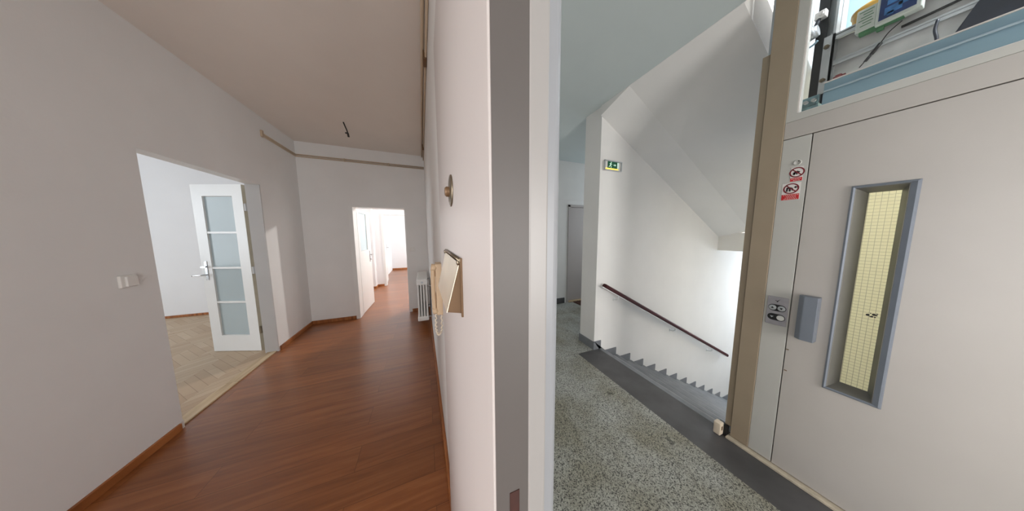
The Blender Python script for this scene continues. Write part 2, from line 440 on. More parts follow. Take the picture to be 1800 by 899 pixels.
struct('wall_far', B((-1.95, D2a, YF, YF + 0.2, 0, CZ), (D2b, 0.22, YF, YF + 0.2, 0, CZ), (D2a, D2b, YF, YF + 0.2, D2h, CZ)), M_WALL,
       'grey-looking plaster end wall of the hall around the far doorway', 'wall')
bm = B((0.09, 0.21, -3.0, -0.72, 0, CZ), (0.09, 0.21, -0.72, 1.065, 2.35, CZ))
prism(bm, [(0.09, 1.065), (0.21, 1.065), (0.21, YF), (0.05, YF)], 0, CZ, 'z')
struct('wall_entrance', bm, M_WALL,
       'plaster wall between hall and stair landing', 'wall')
struct('wall_hall_end', B((-2.0, 0.22, -3.15, -3.0, 0, CZ)), M_WALL)
# side room
struct('wall_parquet_room_back', B((-7.2, -1.96, 5.93, 6.1, 0, CZ)), M_ROOM, 'bright white back wall of the parquet room', 'wall')
struct('wall_parquet_room_side', B((-7.2, -7.0, 1.2, 6.1, 0, CZ)), M_ROOM)
struct('wall_parquet_room_near', B((-7.2, -1.96, 1.2, 1.35, 0, CZ)), M_ROOM)
struct('wall_parquet_room_lining', B((-1.96, XI - 0.001, 1.3, D1a, 0, CZ), (-1.96, XI - 0.001, D1b, 6.0, 0, CZ), (-1.96, XI - 0.001, D1a, D1b, D1h, CZ)), M_ROOM)
# vestibule and end room
struct('wall_vestibule_back', B((-1.93, -1.33, 7.0, 7.26, 0, CZ), (-1.33, -1.10, 7.25, 7.40, 0, CZ), (-0.28, 1.3, 7.25, 7.40, 0, CZ), (-1.10, -0.28, 7.25, 7.40, 2.10, CZ)), M_ROOM,
       'warm white wall around the second doorway beyond the far door', 'wall')
struct('wall_vestibule_side', B((1.25, 1.4, 4.75, 7.4, 0, CZ)), M_ROOM)
struct('wall_vestibule_west', B((-1.94, -1.80, 4.75, 7.0, 0, CZ)), M_ROOM)
struct('wall_end_room_back', B((-1.5, 2.2, 10.4, 10.55, 0, CZ)), M_ROOM, 'overexposed white back wall of the last room', 'wall')
struct('wall_end_room_side', B((-1.45, -1.33, 7.26, 10.5, 0, CZ)), M_ROOM)
struct('floor_end_room', B((1.3, 2.2, 7.4, 10.6, -0.12, 0.0)), M_LAM)
struct('wall_end_room_east', B((2.1, 2.2, 7.3, 10.5, 0, CZ)), M_ROOM)

# landing and stairs
LX = 1.745; SE = 2.115; SY = 2.073; PY = 2.345; CZL = 3.012
struct('floor_landing', B((0.10, LX, -2.6, 3.83, -0.12, 0.0), (LX, 2.0, SY, 3.83, -0.12, 0.0), (2.0, 5.0, PY, 3.83, -0.12, 0.0)), M_TERR, 'worn grey-beige speckled terrazzo landing floor', 'floor')
struct('trim_1', B((LX, SE, -2.6, SY, -0.12, 0.0)), M_DARK, 'dark grey stone band along the stair edge and elevator', 'floor')
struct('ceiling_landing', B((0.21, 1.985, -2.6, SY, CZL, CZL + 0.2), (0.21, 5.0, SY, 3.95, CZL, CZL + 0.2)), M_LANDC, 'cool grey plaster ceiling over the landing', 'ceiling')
struct('wall_landing_end', B((0.2, 2.87, 3.83, 3.95, 0, CZL), (3.72, 5.0, 3.83, 3.95, 0, CZL), (2.87, 3.72, 3.83, 3.95, 2.12, CZL)), M_LAND, 'bluish end wall of the landing corridor', 'wall')
struct('trim_2', B((0.2, 5.0, 3.818, 3.83, 2.235, CZL)), M_LAND, 'shallow plaster ledge line on the end wall of the corridor', 'wall')
struct('wall_corridor_end', B((4.9, 5.0, PY, 3.9, 0, CZL)), M_LAND)
struct('wall_stair', B((2.0, 6.7, SY, PY, -3.6, CZL), (2.0, 6.7, SY, PY, CZL, 6.6)), M_LAND, 'white plaster stair wall carrying the handrail', 'wall')
struct('wall_landing_near', B((0.2, 7.0, -2.7, -2.55, 0, 6.6)), M_LAND)
struct('wall_stair_end', B((6.6, 6.75, -2.6, PY, -3.6, 6.6)), M_LAND)
struct('ceiling_stairwell', B((1.9, 6.75, -2.6, PY, 6.6, 6.75)), M_LAND)
struct('wall_stairwell_upper', B((1.9, 1.98, -2.6, SY, CZL + 0.2, 6.6)), M_LAND)
# stairs going down
bm = bmesh.new()
pts = [(SE, 0.0)]
for k in range(12):
    x = SE + 0.282 * k
    pts.append((x + (0 if k == 0 else 0), -0.152 * (k + 1)))
    pts.append((x + 0.282 if k < 11 else 6.6, -0.152 * (k + 1)))
pts.append((6.6, -2.2)); pts.append((5.4, -2.2)); pts.append((SE, -0.40))
prism(bm, pts, 0.80, SY, 'y')
struct('stairs', bm, M_STEP, 'grey stone stairs descending beside the white wall', 'stairs')
bm = bmesh.new()
for k in range(12):
    x = SE + 0.282 * k; z = -0.152 * k
    bx(bm, x - 0.034, x + 0.018, 0.80, SY - 0.001, z - 0.034, z + 0.0015, bev=0.004)
o = struct('stair_nosing', bm, plain('grey_nosing_stone', sr(124, 127, 132), 0.45, var=0.14, scale=8), 'worn rounded nosings along the stair treads', 'stair nosing')
# toothed grey skirting up the stair wall
bm = bmesh.new()
pts = [(2.0, 0.0), (2.0, 0.112), (SE - 0.004, 0.112)]
for k in range(12):
    x = SE - 0.004 + 0.282 * k
    pts.append((x, -0.152 * (k + 1) + 0.108))
    pts.append((x + 0.282 if k < 11 else 6.5, -0.152 * (k + 1) + 0.108))
pts.append((6.5, -1.85)); pts.append((5.3, -1.85))
for k in range(10, -1, -1):
    x = SE + 0.282 * k
    pts.append((x + 0.141, -0.152 * (k + 1) - 0.02))
pts.append((SE - 0.01, -0.02))
prism(bm, pts, SY - 0.009, SY + 0.01, 'y')
struct('baseboard_stair', bm, M_SKIRT, 'saw-toothed grey skirting following the steps on the white wall', 'skirting')
struct('baseboard_pier', B((1.988, 2.0, SY - 0.009, PY, 0, 0.105), (1.99, 4.9, PY, PY + 0.012, 0, 0.105)), M_SKIRT, 'grey skirting round the end of the stair wall', 'skirting')
struct('baseboard_corridor', B((0.3, 2.80, 3.815, 3.83, 0, 0.12)), M_DARK, 'dark grey skirting on the end wall of the corridor', 'skirting')
# sloping soffit of the flight above
bm = bmesh.new()
sl = 0.538
def sof(x): return CZL - sl * (x - 1.98)
xe = 4.70
pr0 = [(0.858, 0.0), (1.70, 0.0), (1.93, -0.065), (SY, -0.105)]
secs = [(1.985, pr0), (3.2, pr0), (xe, pr0)]
low = [[bm.verts.new((x, y, sof(x) + dz)) for y, dz in pr] for x, pr in secs]
top = [[bm.verts.new((x, y, sof(x) + 0.28)) for y, dz in pr] for x, pr in secs]
for k in range(2):
    for i in range(3):
        bm.faces.new((low[k][i], low[k][i + 1], low[k + 1][i + 1], low[k + 1][i]))
        bm.faces.new((top[k][i], top[k + 1][i], top[k + 1][i + 1], top[k][i + 1]))
    bm.faces.new((low[k][0], low[k + 1][0], top[k + 1][0], top[k][0]))
    bm.faces.new((low[k][3], top[k][3], top[k + 1][3], low[k + 1][3]))
for k in (0, 2): bm.faces.new(low[k] + top[k][::-1])
bx(bm, xe - 0.02, 6.6, -0.9, SY, 1.225, 1.52)
struct('ceiling_stair', bm, M_LAND, 'sloping plaster soffit of the stair flight above', 'soffit')

# baseboards in the apartment
def skirt_bm(*boxes):
    bm = bmesh.new()
    for b in boxes: bx(bm, *b, bev=0.004)
    return bm
struct('baseboard_left', skirt_bm((XW, XW + 0.016, -3.0, D1a - 0.028, 0, 0.058), (XW, XW + 0.016, D1b + 0.026, YF, 0, 0.058)), M_BASE, 'orange-brown wooden skirting along the hall side wall', 'skirting')
struct('baseboard_far', skirt_bm((XW, D2a - 0.05, YF - 0.016, YF, 0, 0.058), (D2b + 0.045, 0.09, YF - 0.016, YF, 0, 0.058)), M_BASE, 'brown wooden skirting along the hall end wall', 'skirting')
bm = bmesh.new(); prism(bm, [(0.07, 1.07), (0.0895, 1.07), (0.0505, YF - 0.017), (0.031, YF - 0.017)], 0, 0.058, 'z', bev=0.003)
struct('baseboard_entrance', bm, M_BASE, 'brown wooden skirting along the entrance wall', 'skirting')
struct('baseboard_parquet_room', skirt_bm((-7.0, -1.96, 5.915, 5.93, 0, 0.045)), M_BASE, 'thin brown skirting in the parquet room', 'skirting')
struct('baseboard_vestibule', skirt_bm((-1.8, -1.315, 6.985, 7.0, 0, 0.055), (-1.33, -1.315, 7.0, 7.25, 0, 0.055), (-1.33, -1.16, 7.235, 7.25, 0, 0.055)), M_BASE, 'short brown skirting round the vestibule corner', 'skirting')
struct('baseboard_end_room', skirt_bm((-1.33, 2.1, 10.385, 10.4, 0, 0.07)), M_BASE, 'brown skirting in the last room', 'skirting')

# frames of the openings
bm = B((XI, XW - 0.003, D1a - 0.01, D1a + 0.003, 0, D1h), (XI, XW + 0.003, D1a - 0.024, D1a + 0.004, 0, 0.062), (XI, XW - 0.003, D1a, D1b, D1h - 0.003, D1h + 0.01))
struct('trim_7', B((XI, XW + 0.001, D1b - 0.004, D1b + 0.01, 0, D1h)), M_GPAINT, 'hinge jamb of the glazed door opening, coloured grey for its shade', 'door frame')  # jamb is grey only where unlit; that shade is put into the colour
struct('trim_3', bm, M_WPAINT, 'painted lining of the glazed door opening', 'door frame')
bm = B((XI - 0.012, XI, D1b - 0.004, D1b + 0.10, 0, D1h + 0.05))
struct('trim_4', bm, M_GPAINT, 'rebated hinge post behind the glazed door', 'door frame')
bm = B((D2a - 0.048, D2a + 0.012, YF - 0.014, YF + 0.21, 0, D2h), (D2b - 0.012, D2b + 0.012, YF - 0.004, YF + 0.21, 0, D2h), (D2a - 0.048, D2b + 0.012, YF - 0.008, YF + 0.21, D2h - 0.005, D2h + 0.018))
struct('trim_5', bm, M_WPAINT, 'white frame of the far doorway', 'door frame')
bm = B((-1.155, -1.095, 7.235, 7.42, 0, 2.1), (-0.285, -0.22, 7.235, 7.42, 0, 2.1), (-1.155, -0.22, 7.235, 7.42, 2.095, 2.15))
struct('trim_6', bm, M_WPAINT, 'white frame of the second doorway', 'door frame')
tag(mk('threshold_strip', B((-1.945, XW - 0.018, D1a + 0.004, D1b - 0.004, -0.001, 0.012), bev=0.003), M_THRESH), 'pale wooden threshold between parquet and red-brown laminate', 'threshold')

# ================================================================== DOORS
# glazed door, standing open into the parquet room
ph = Vector((-2.050, 3.733, 0)); pe = Vector((-2.618, 3.954, 0))
dvec = pe - ph; LW = dvec.length
d1 = thing('door_1', 'white door with four frosted panes standing open into the parquet room', 'door', (ph.x, ph.y, 0.006), rotz=math.atan2(dvec.y, dvec.x))
d1['kind'] = 'structure'
# local: x along the leaf from the hinge, y = thickness; camera sees the local +y side
LH = 2.134; T = 0.042
gx0, gx1, gz0, gz1 = 0.125, LW - 0.125, 0.215, 1.995
YS = (-T, 0.0)
bm = bmesh.new()
bx(bm, 0, gx0, *YS, 0, LH); bx(bm, gx1, LW, *YS, 0, LH); bx(bm, gx0, gx1, *YS, 0, gz0); bx(bm, gx0, gx1, *YS, gz1, LH)
mk('door_frame', bm, M_WPAINT, d1, local=True)
nz = 4; gh = (gz1 - gz0) / nz
bm = bmesh.new()
for k in range(1, nz):
    bx(bm, gx0, gx1, -T + 0.004, -0.003, gz0 + gh * k - 0.012, gz0 + gh * k + 0.012)
mk('glazing_bars', bm, M_WPAINT, d1, local=True)
for k in range(nz):
    mk('pane', B((gx0 - 0.003, gx1 + 0.003, -T * 0.5 - 0.003, -T * 0.5 + 0.003, gz0 + gh * k + 0.006, gz0 + gh * (k + 1) - 0.006)), M_FROST, d1, local=True)
bm = bmesh.new()
bx(bm, LW - 0.075, LW - 0.040, 0, 0.006, 0.95, 1.19, bev=0.004); bx(bm, LW - 0.075, LW - 0.04, -T - 0.006, -T, 0.95, 1.19, bev=0.003)
pl = mk('handle_plate', bm, M_CHROME, d1, local=True)
bm = bmesh.new()
tube(bm, curve_pts([(LW - 0.057, 0.0, 1.02), (LW - 0.057, 0.045, 1.02), (LW - 0.045, 0.055, 1.02), (LW + 0.05, 0.058, 1.012)], 6), 0.0085)
tube(bm, curve_pts([(LW - 0.057, -T, 1.02), (LW - 0.057, -T - 0.045, 1.02), (LW - 0.07, -T - 0.055, 1.02), (LW - 0.16, -T - 0.055, 1.012)], 6), 0.0085)
mk('lever', bm, M_CHROME, pl, local=True)
bm = bmesh.new()
cyl(bm, (LW - 0.057, 0, 1.12), (LW - 0.057, 0.03, 1.12), 0.011)
bx(bm, LW - 0.09, LW - 0.03, 0.028, 0.034, 1.112, 1.128)
mk('latch_turn', bm, M_CHROME, pl, local=True)
mk('hinge_stile_edge', B((-0.0012, 0.0, -T + 0.002, -0.002, 0.002, LH - 0.002)), plain('stained_edge_paint', sr(176, 166, 146), 0.6, var=0.12, scale=5), d1, local=True)
for z in (0.28, 1.07, 1.86):
    bm = bmesh.new(); cyl(bm, (-0.008, -T - 0.002, z - 0.05), (-0.008, -T - 0.002, z + 0.05), 0.009)
    bx(bm, -0.02, 0.0, -T - 0.004, -0.004, z - 0.045, z + 0.045)
    mk('hinge', bm, M_BRASS if z < 1 else M_GPAINT, d1, local=True)

# half-glazed door beyond the far wall, open 90 degrees
d2 = thing('door_2', 'white half-glazed door standing open beyond the far doorway', 'door', (-1.135, 4.762, 0.008), rotz=math.atan2(0.79, 0.030))
d2['kind'] = 'structure'
LW2 = 0.79; LH2 = 1.985; a0, a1, b0, b1 = 0.10, 0.56, 1.20, 1.93
YS = (0.0, 0.04)
bm = bmesh.new()
bx(bm, 0, a0, *YS, 0, LH2); bx(bm, a1, LW2, *YS, 0, LH2); bx(bm, a0, a1, *YS, 0, b0); bx(bm, a0, a1, *YS, b1, LH2)
mk('door_frame', bm, M_WPAINT, d2, local=True)
mk('pane', B((a0 - 0.003, a1 + 0.003, 0.016, 0.024, b0 - 0.003, b1 + 0.003)), M_FROST, d2, local=True)
bm = bmesh.new(); bx(bm, 0.655, 0.690, -0.006, 0, 0.93, 1.17, bev=0.003)
pl = mk('handle_plate', bm, M_STEEL, d2, local=True)
bm = bmesh.new(); tube(bm, curve_pts([(0.672, 0, 1.085), (0.672, -0.045, 1.085), (0.66, -0.055, 1.085), (0.56, -0.055, 1.08)], 6), 0.008)
tube(bm, [(0.672, 0, 0.985), (0.672, -0.03, 0.985)], 0.010)
mk('lever', bm, M_STEEL, pl, local=True)

# door of the last room
d3 = thing('door_3', 'white door leaf open into the last bright room', 'door', (-1.105, 7.43, 0.008), rotz=PI / 2 + 0.10)
d3['kind'] = 'structure'
mk('leaf_panel', B((0, 0.8, 0.0, 0.04, 0, 2.07), bev=0.003), M_WPAINT, d3, local=True)
bm = bmesh.new(); bx(bm, 0.70, 0.735, -0.006, 0, 0.95, 1.19)
tube(bm, [(0.717, 0, 1.09), (0.717, -0.05, 1.09), (0.60, -0.052, 1.085)], 0.008)
mk('handle', bm, M_STEEL, d3, local=True)

# neighbour's door at the end of the corridor
d4 = thing('door_4', 'pale flush door at the end of the landing corridor', 'door', (2.885, 3.86, 0.03))
d4['kind'] = 'structure'
mk('leaf_panel', B((2.905, 3.70, 3.852, 3.89, 0.03, 2.09), bev=0.003), M_LEAF, d4)
mk('door_frame', B((2.86, 2.905, 3.812, 3.90, 0.0, 2.13), (3.70, 3.745, 3.812, 3.90, 0, 2.13), (2.86, 3.745, 3.812, 3.90, 2.09, 2.135)), M_LEAF, d4)
bm = bmesh.new(); lathe(bm, (3.30, 3.852, 1.60), (0, -1, 0), [(0.014, 0), (0.014, 0.005), (0.007, 0.007), (0, 0.007)])
mk('peephole', bm, M_BLACK, d4)
mk('threshold', B((2.905, 3.70, 3.80, 3.89, 0.0, 0.028), bev=0.003), M_THRESH, d4)
tag(mk('door_mat', B((3.01, 3.62, 3.44, 3.79, 0.0, 0.012), bev=0.004), M_MAT), 'dark brown doormat before the flush corridor door', 'mat')

# ---- entrance door leaf seen almost edge-on
E0, E1, EX0, EX1 = 0.240, 1.062, 0.0710, 0.128
ed = thing('door_5', 'white entrance door leaf seen edge-on with brass letter flap', 'door', (0.10, 0.65, 0.004))
ed['kind'] = 'structure'
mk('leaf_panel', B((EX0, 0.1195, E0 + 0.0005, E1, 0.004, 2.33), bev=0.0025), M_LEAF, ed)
# lock edge with its mortise hole
bm = bmesh.new()
hx0, hx1, hz0, hz1 = 0.0925, 0.1065, 1.03, 1.170
x0, x1, z0, z1, y = EX0 + 0.003, EX1, 0.004, 2.33, E0 - 0.001
vs = {}
def V(x, z, yy=y):
    k = (round(x, 5), round(z, 5), round(yy, 5))
    if k not in vs: vs[k] = bm.verts.new((x, yy, z))
    return vs[k]
xs = [x0, hx0, hx1, x1]; zs = [z0, hz0, hz1, z1]
for i in range(3):
    for j in range(3):
        if i == 1 and j == 1: continue
        bm.faces.new((V(xs[i], zs[j]), V(xs[i + 1], zs[j]), V(xs[i + 1], zs[j + 1]), V(xs[i], zs[j + 1])))
yb = E0 + 0.03
for (xa, za), (xb, zb) in (((x0, z0), (x1, z0)), ((x1, z0), (x1, z1)), ((x1, z1), (x0, z1)), ((x0, z1), (x0, z0))):
    bm.faces.new((bm.verts.new((xa, y, za)), bm.verts.new((xb, y, zb)), bm.verts.new((xb, y + 0.0012, zb)), bm.verts.new((xa, y + 0.0012, za))))
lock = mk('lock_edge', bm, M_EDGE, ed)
bm = bmesh.new()
q = [(hx0, hz0), (hx1, hz0), (hx1, hz1), (hx0, hz1)]
for i in range(4):
    (xa, za), (xb, zb) = q[i], q[(i + 1) % 4]
    bm.faces.new([bm.verts.new(p) for p in ((xa, y, za), (xb, y, zb), (xb, y - 0.0008, zb), (xa, y - 0.0008, za))])
bm.faces.new([bm.verts.new((xa, y - 0.0004, za)) for xa, za in q])
mk('mortise_hole', bm, M_MORT, lock, local=False)
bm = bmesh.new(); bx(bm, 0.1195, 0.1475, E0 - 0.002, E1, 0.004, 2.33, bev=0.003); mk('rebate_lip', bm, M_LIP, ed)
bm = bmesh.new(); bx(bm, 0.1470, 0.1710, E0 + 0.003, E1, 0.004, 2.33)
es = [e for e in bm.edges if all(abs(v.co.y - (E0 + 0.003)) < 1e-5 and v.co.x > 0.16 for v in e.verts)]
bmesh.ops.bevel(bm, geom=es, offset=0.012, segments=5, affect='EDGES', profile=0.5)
mk('shaded_lip_round', bm, plain('lip_round_shade_grey', sr(138, 139, 142), 0.35, var=0.02), ed)  # grey puts the shade of the lip's rounded side into its colour
# round peephole cover
bm = bmesh.new()
lathe(bm, (EX0, 0.60, 1.635), (-1, 0, 0), [(0.0, 0.0), (0.041, 0.0), (0.041, 0.0025), (0.036, 0.004), (0.012, 0.005), (0.0, 0.005)])
pc = mk('peephole_rose', bm, M_BRASS, ed)
bm = bmesh.new()
lathe(bm, (EX0 - 0.004, 0.605, 1.633), (-1, 0, 0), [(0.013, 0), (0.013, 0.008), (0.010, 0.012), (0.0, 0.012)])
mk('peephole_barrel', bm, M_BRASSD, pc)
# letter flap hanging open
fy0, fy1, fz1, fz0 = 0.462, 0.778, 1.466, 1.347
mk('letter_slot_plate', B((EX0 - 0.0012, EX0 + 0.001, fy0 + 0.004, fy1 - 0.01, fz0 + 0.035, fz1)), M_BRASSD, ed)
for yy in (fy0 + 0.001, fy1 - 0.004):
    bm = bmesh.new(); prism(bm, [(EX0, fz1 - 0.006), (EX0, fz0), (0.0395, fz0 + 0.007), (EX0 - 0.004, fz1 - 0.010)], yy - 0.0008, yy + 0.0008, 'y')
    mk('flap_cheek', bm, M_BRASSD, ed)
bm = bmesh.new()
A = [(EX0 - 0.004, fy0, fz1 - 0.008), (EX0 - 0.004, fy1, fz1 - 0.008), (0.0385, fy1 - 0.006, fz0 - 0.006), (0.0385, fy0, fz0 + 0.006)]
n = (Vector(A[1]) - Vector(A[0])).cross(Vector(A[3]) - Vector(A[0])).normalized() * 0.0015
va = [bm.verts.new(p) for p in A]; vb = [bm.verts.new(Vector(p) + n) for p in A]
bm.faces.new(va); bm.faces.new(vb[::-1])
for i in range(4): bm.faces.new((va[i], va[(i + 1) % 4], vb[(i + 1) % 4], vb[i]))
mk('letter_flap', bm, M_BRASSL, ed)
bm = bmesh.new(); cyl(bm, (EX0 - 0.005, fy0 - 0.010, fz1), (EX0 - 0.005, fy1 + 0.004, fz1), 0.0028)
for yy in (fy0 + 0.004, fy1):
    lathe(bm, (EX0, yy, fz1 - 0.006), (-1, 0, 0), [(0.0075, 0), (0.0075, 0.007), (0.004, 0.010), (0, 0.010)], n=16)
mk('flap_hinge_rod', bm, M_BRASS, ed)
bm = bmesh.new(); bx(bm, EX0 - 0.004, EX0, fy0 - 0.012, fy0 - 0.004, fz0 - 0.004, fz1 + 0.004)
mk('slot_edge_strip', bm, M_BRASSD, ed)

# ================================================================== HALL THINGS
# intercom telephone
ic = thing('intercom_phone', 'beige intercom telephone on the hall wall behind the letter flap', 'intercom', (0.09, 1.36, 1.18))
bm = bmesh.new(); bx(bm, 0.052, 0.09, 1.33, 1.43, 1.03, 1.345, bev=0.006); mk('body', bm, M_BEIGE, ic)
bm = bmesh.new(); bx(bm, 0.047, 0.053, 1.345, 1.415, 1.17, 1.27, bev=0.002); mk('speaker_panel', bm, M_BEIGEL, ic)
bm = bmesh.new()
tube(bm, curve_pts([(0.040, 1.35, 1.33), (0.036, 1.35, 1.24), (0.038, 1.35, 1.10), (0.040, 1.35, 1.05)], 5), 0.013, n=12)
cyl(bm, (0.058, 1.35, 1.32), (0.028, 1.35, 1.325), 0.021); cyl(bm, (0.058, 1.35, 1.06), (0.028, 1.35, 1.055), 0.021)
mk('handset', bm, M_BEIGE, ic)
bm = bmesh.new()
pts = []
base = curve_pts([(0.046, 1.345, 1.04), (0.044, 1.34, 0.95), (0.056, 1.34, 0.905), (0.074, 1.345, 0.93), (0.078, 1.35, 1.03)], 16)
for i, p in enumerate(base):
    a = i * 1.3
    pts.append(p + Vector((math.cos(a) * 0.004, math.sin(a) * 0.004, 0)))
tube(bm, pts, 0.0045, n=8)
mk('cord', bm, M_BEIGEL, ic)

# column radiator seen end-on
ra = thing('column_radiator', 'white column radiator mounted end-on beside the entrance wall', 'radiator', (-0.065, 3.95, 0.15))
RX0, RX1, RZ0, RZ1 = -0.146, 0.016, 0.155, 0.825
for k in range(13):
    y = 3.555 + 0.062 * k
    bm = bmesh.new()
    cw = (RX1 - RX0) / 4
    for j in range(4):
        xm = RX0 + cw * (j + 0.5)
        bx(bm, xm - 0.0115, xm + 0.0115, y, y + 0.04, RZ0 + 0.04, RZ1 - 0.06, bev=0.008)
    bx(bm, RX0, RX1, y - 0.004, y + 0.058, RZ1 - 0.095, RZ1, bev=0.018, seg=3)
    bx(bm, RX0, RX1, y - 0.004, y + 0.058, RZ0, RZ0 + 0.075, bev=0.016, seg=3)
    mk('radiator_section', bm, M_WPLAS, ra)
bm = bmesh.new(); cyl(bm, (-0.065, 3.545, RZ1 - 0.05), (-0.065, 3.556, RZ1 - 0.05), 0.018); cyl(bm, (-0.065, 3.538, RZ1 - 0.05), (-0.065, 3.546, RZ1 - 0.05), 0.009, n=6)
mk('end_plug', bm, M_GALV, ra)
for yy in (3.60, 4.22):
    for zz in (RZ1 - 0.12, RZ0 + 0.05):
        bm = bmesh.new(); cyl(bm, (0.010, yy, zz), (0.09, yy, zz), 0.008); mk('wall_bracket', bm, M_GALV, ra)
bm = bmesh.new(); tube(bm, [(-0.065, 4.355, RZ0 + 0.04), (-0.065, 4.42, RZ0 + 0.04), (-0.065, 4.43, RZ0 + 0.02), (-0.065, 4.43, 0.0)], 0.011); mk('feed_pipe', bm, M_WPLAS, ra)

# surface conduits
cd = thing('surface_conduit', 'pair of thin painted conduits round the hall just under the ceiling', 'conduit', (-0.9, 4.54, 2.76))
for dz in (0.0, 0.026):
    bm = bmesh.new()
    z = 2.762 + dz
    tube(bm, [(XW + 0.010, 3.79, z), (XW + 0.010, YF - 0.03, z), (XW + 0.014, YF - 0.014, z), (XW + 0.03, YF - 0.010, z), (0.045, YF - 0.010, z)], 0.0095)
    mk('conduit_run', bm, M_PIPE, cd)
bm = bmesh.new(); bx(bm, XW, XW + 0.02, 3.765, 3.80, 2.745, 2.825, bev=0.004); mk('end_cap', bm, M_PIPE, cd)
for x in (-1.2, -0.55):
    bm = bmesh.new(); bx(bm, x, x + 0.018, YF - 0.022, YF, 2.750, 2.800, bev=0.002); mk('clip', bm, M_PIPE, cd)
c2 = thing('surface_conduit', 'pair of conduits running along the entrance wall towards the viewer', 'conduit', (0.07, 2.5, 2.93))
for i, (xx, zz) in enumerate(((0.079, 2.915), (0.079, 2.945), (0.055, 2.975))):
    bm = bmesh.new(); tube(bm, [(xx, 1.08, zz), (xx - 0.038, YF - 0.03, zz)], 0.0085 if i < 2 else 0.012); mk('conduit_run', bm, M_PIPE, c2)
for y in (2.0, 3.9):
    bm = bmesh.new(); bx(bm, 0.060 - 0.0115 * (y - 1.06), 0.089 - 0.0115 * (y - 1.0), y - 0.05, y + 0.05, 2.900, 2.960, bev=0.003); mk('clip', bm, M_BRASSD, c2)

# bare lamp cable
lc = thing('ceiling_cable', 'short dark lamp cable hanging bare from the hall ceiling', 'cable', (-0.92, 3.59, CZ))
bm = bmesh.new(); tube(bm, curve_pts([(-0.923, 3.585, CZ + 0.002), (-0.912, 3.60, 2.955), (-0.900, 3.625, 2.91), (-0.896, 3.645, 2.87)], 6), 0.0075); mk('cable_sheath', bm, M_BLACK, lc)
bm = bmesh.new(); cyl(bm, (-0.897, 3.642, 2.888), (-0.893, 3.655, 2.838), 0.0115); mk('tape_end', bm, M_BLACK, lc)
bm = bmesh.new(); bx(bm, -0.925, -0.905, 3.635, 3.650, 2.875, 2.892, bev=0.002); mk('terminal_block', bm, M_BLACK, lc)

# light switches
def switch(name, label, x, y, z, axis):
    t = thing(name, label, 'light switch', (x, y, z))
    if axis == 'x':
        bm = bmesh.new(); bx(bm, x, x + 0.016, y - 0.043, y + 0.043, z - 0.036, z + 0.044, bev=0.004); mk('mounting_box', bm, M_WPLAS, t)
        bm = bmesh.new(); vs = bx(bm, x + 0.014, x + 0.026, y - 0.022, y + 0.038, z - 0.03, z + 0.036, bev=0.003); mk('rocker', bm, M_WPLAS, t)
    else:
        bm = bmesh.new(); bx(bm, x - 0.042, x + 0.042, y - 0.012, y, z - 0.042, z + 0.042, bev=0.004); mk('mounting_box', bm, M_WPLAS, t)
        bm = bmesh.new(); bx(bm, x - 0.028, x + 0.028, y - 0.020, y - 0.010, z - 0.028, z + 0.028, bev=0.003); mk('rocker', bm, M_WPLAS, t)
switch('light_switch', 'white rocker switch on the side wall before the glazed door', XW, 2.245, 1.218, 'x')
switch('light_switch', 'white switch on the end wall beside the far doorway', -0.222, YF, 1.235, 'y')

# ================================================================== STAIR THINGS
hr = thing('handrail', 'dark red-brown handrail on white flat bar along the stair wall', 'handrail', (2.06, 2.0, 2.386 - 1.52))
HA, HB = Vector((2.066, 2.0, 0.866)), Vector((5.14, 2.0, -0.758))
dh = (HB - HA).normalized(); nh = Vector((-dh.z, 0, dh.x)) * -1
nh = Vector((dh.z * -1, 0, dh.x)); nh = nh if nh.z > 0 else -nh
bm = bmesh.new()
prof = [(-0.030, -0.012), (-0.024, -0.020), (0.024, -0.020), (0.030, -0.012), (0.030, 0.014), (0.018, 0.027), (-0.018, 0.027), (-0.030, 0.014)]
def sweep(bm, prof, a, b):
    A = [bm.verts.new(a + Vector((0, p, 0)) + nh * q) for p, q in prof]; Bv = [bm.verts.new(b + Vector((0, p, 0)) + nh * q) for p, q in prof]
    k = len(prof)
    for i in range(k): bm.faces.new((A[i], A[(i + 1) % k], Bv[(i + 1) % k], Bv[i]))
    bm.faces.new(A); bm.faces.new(Bv[::-1])
sweep(bm, prof, HA, HB); mk('grip', bm, M_RAIL, hr)
bm = bmesh.new(); sweep(bm, [(-0.018, -0.030), (0.018, -0.030), (0.018, -0.0195), (-0.018, -0.0195)], HA - dh * 0.03, HB - dh * 0.04); mk('flat_bar', bm, M_WPAINT, hr)
for xb in (2.33, 3.56, 4.65):
    t = (xb - HA.x) / (HB.x - HA.x); p = HA.lerp(HB, t) - nh * 0.028
    bm = bmesh.new(); tube(bm, curve_pts([p, p + Vector((0, 0.0, -0.03)), p + Vector((0, 0.03, -0.055)), p + Vector((0, SY - 2.0, -0.058))], 6), 0.0075)
    lathe(bm, (p.x, SY, p.z - 0.058), (0, -1, 0), [(0.024, 0), (0.024, 0.003), (0, 0.004)], n=20)
    mk('bracket', bm, M_WPAINT, hr)

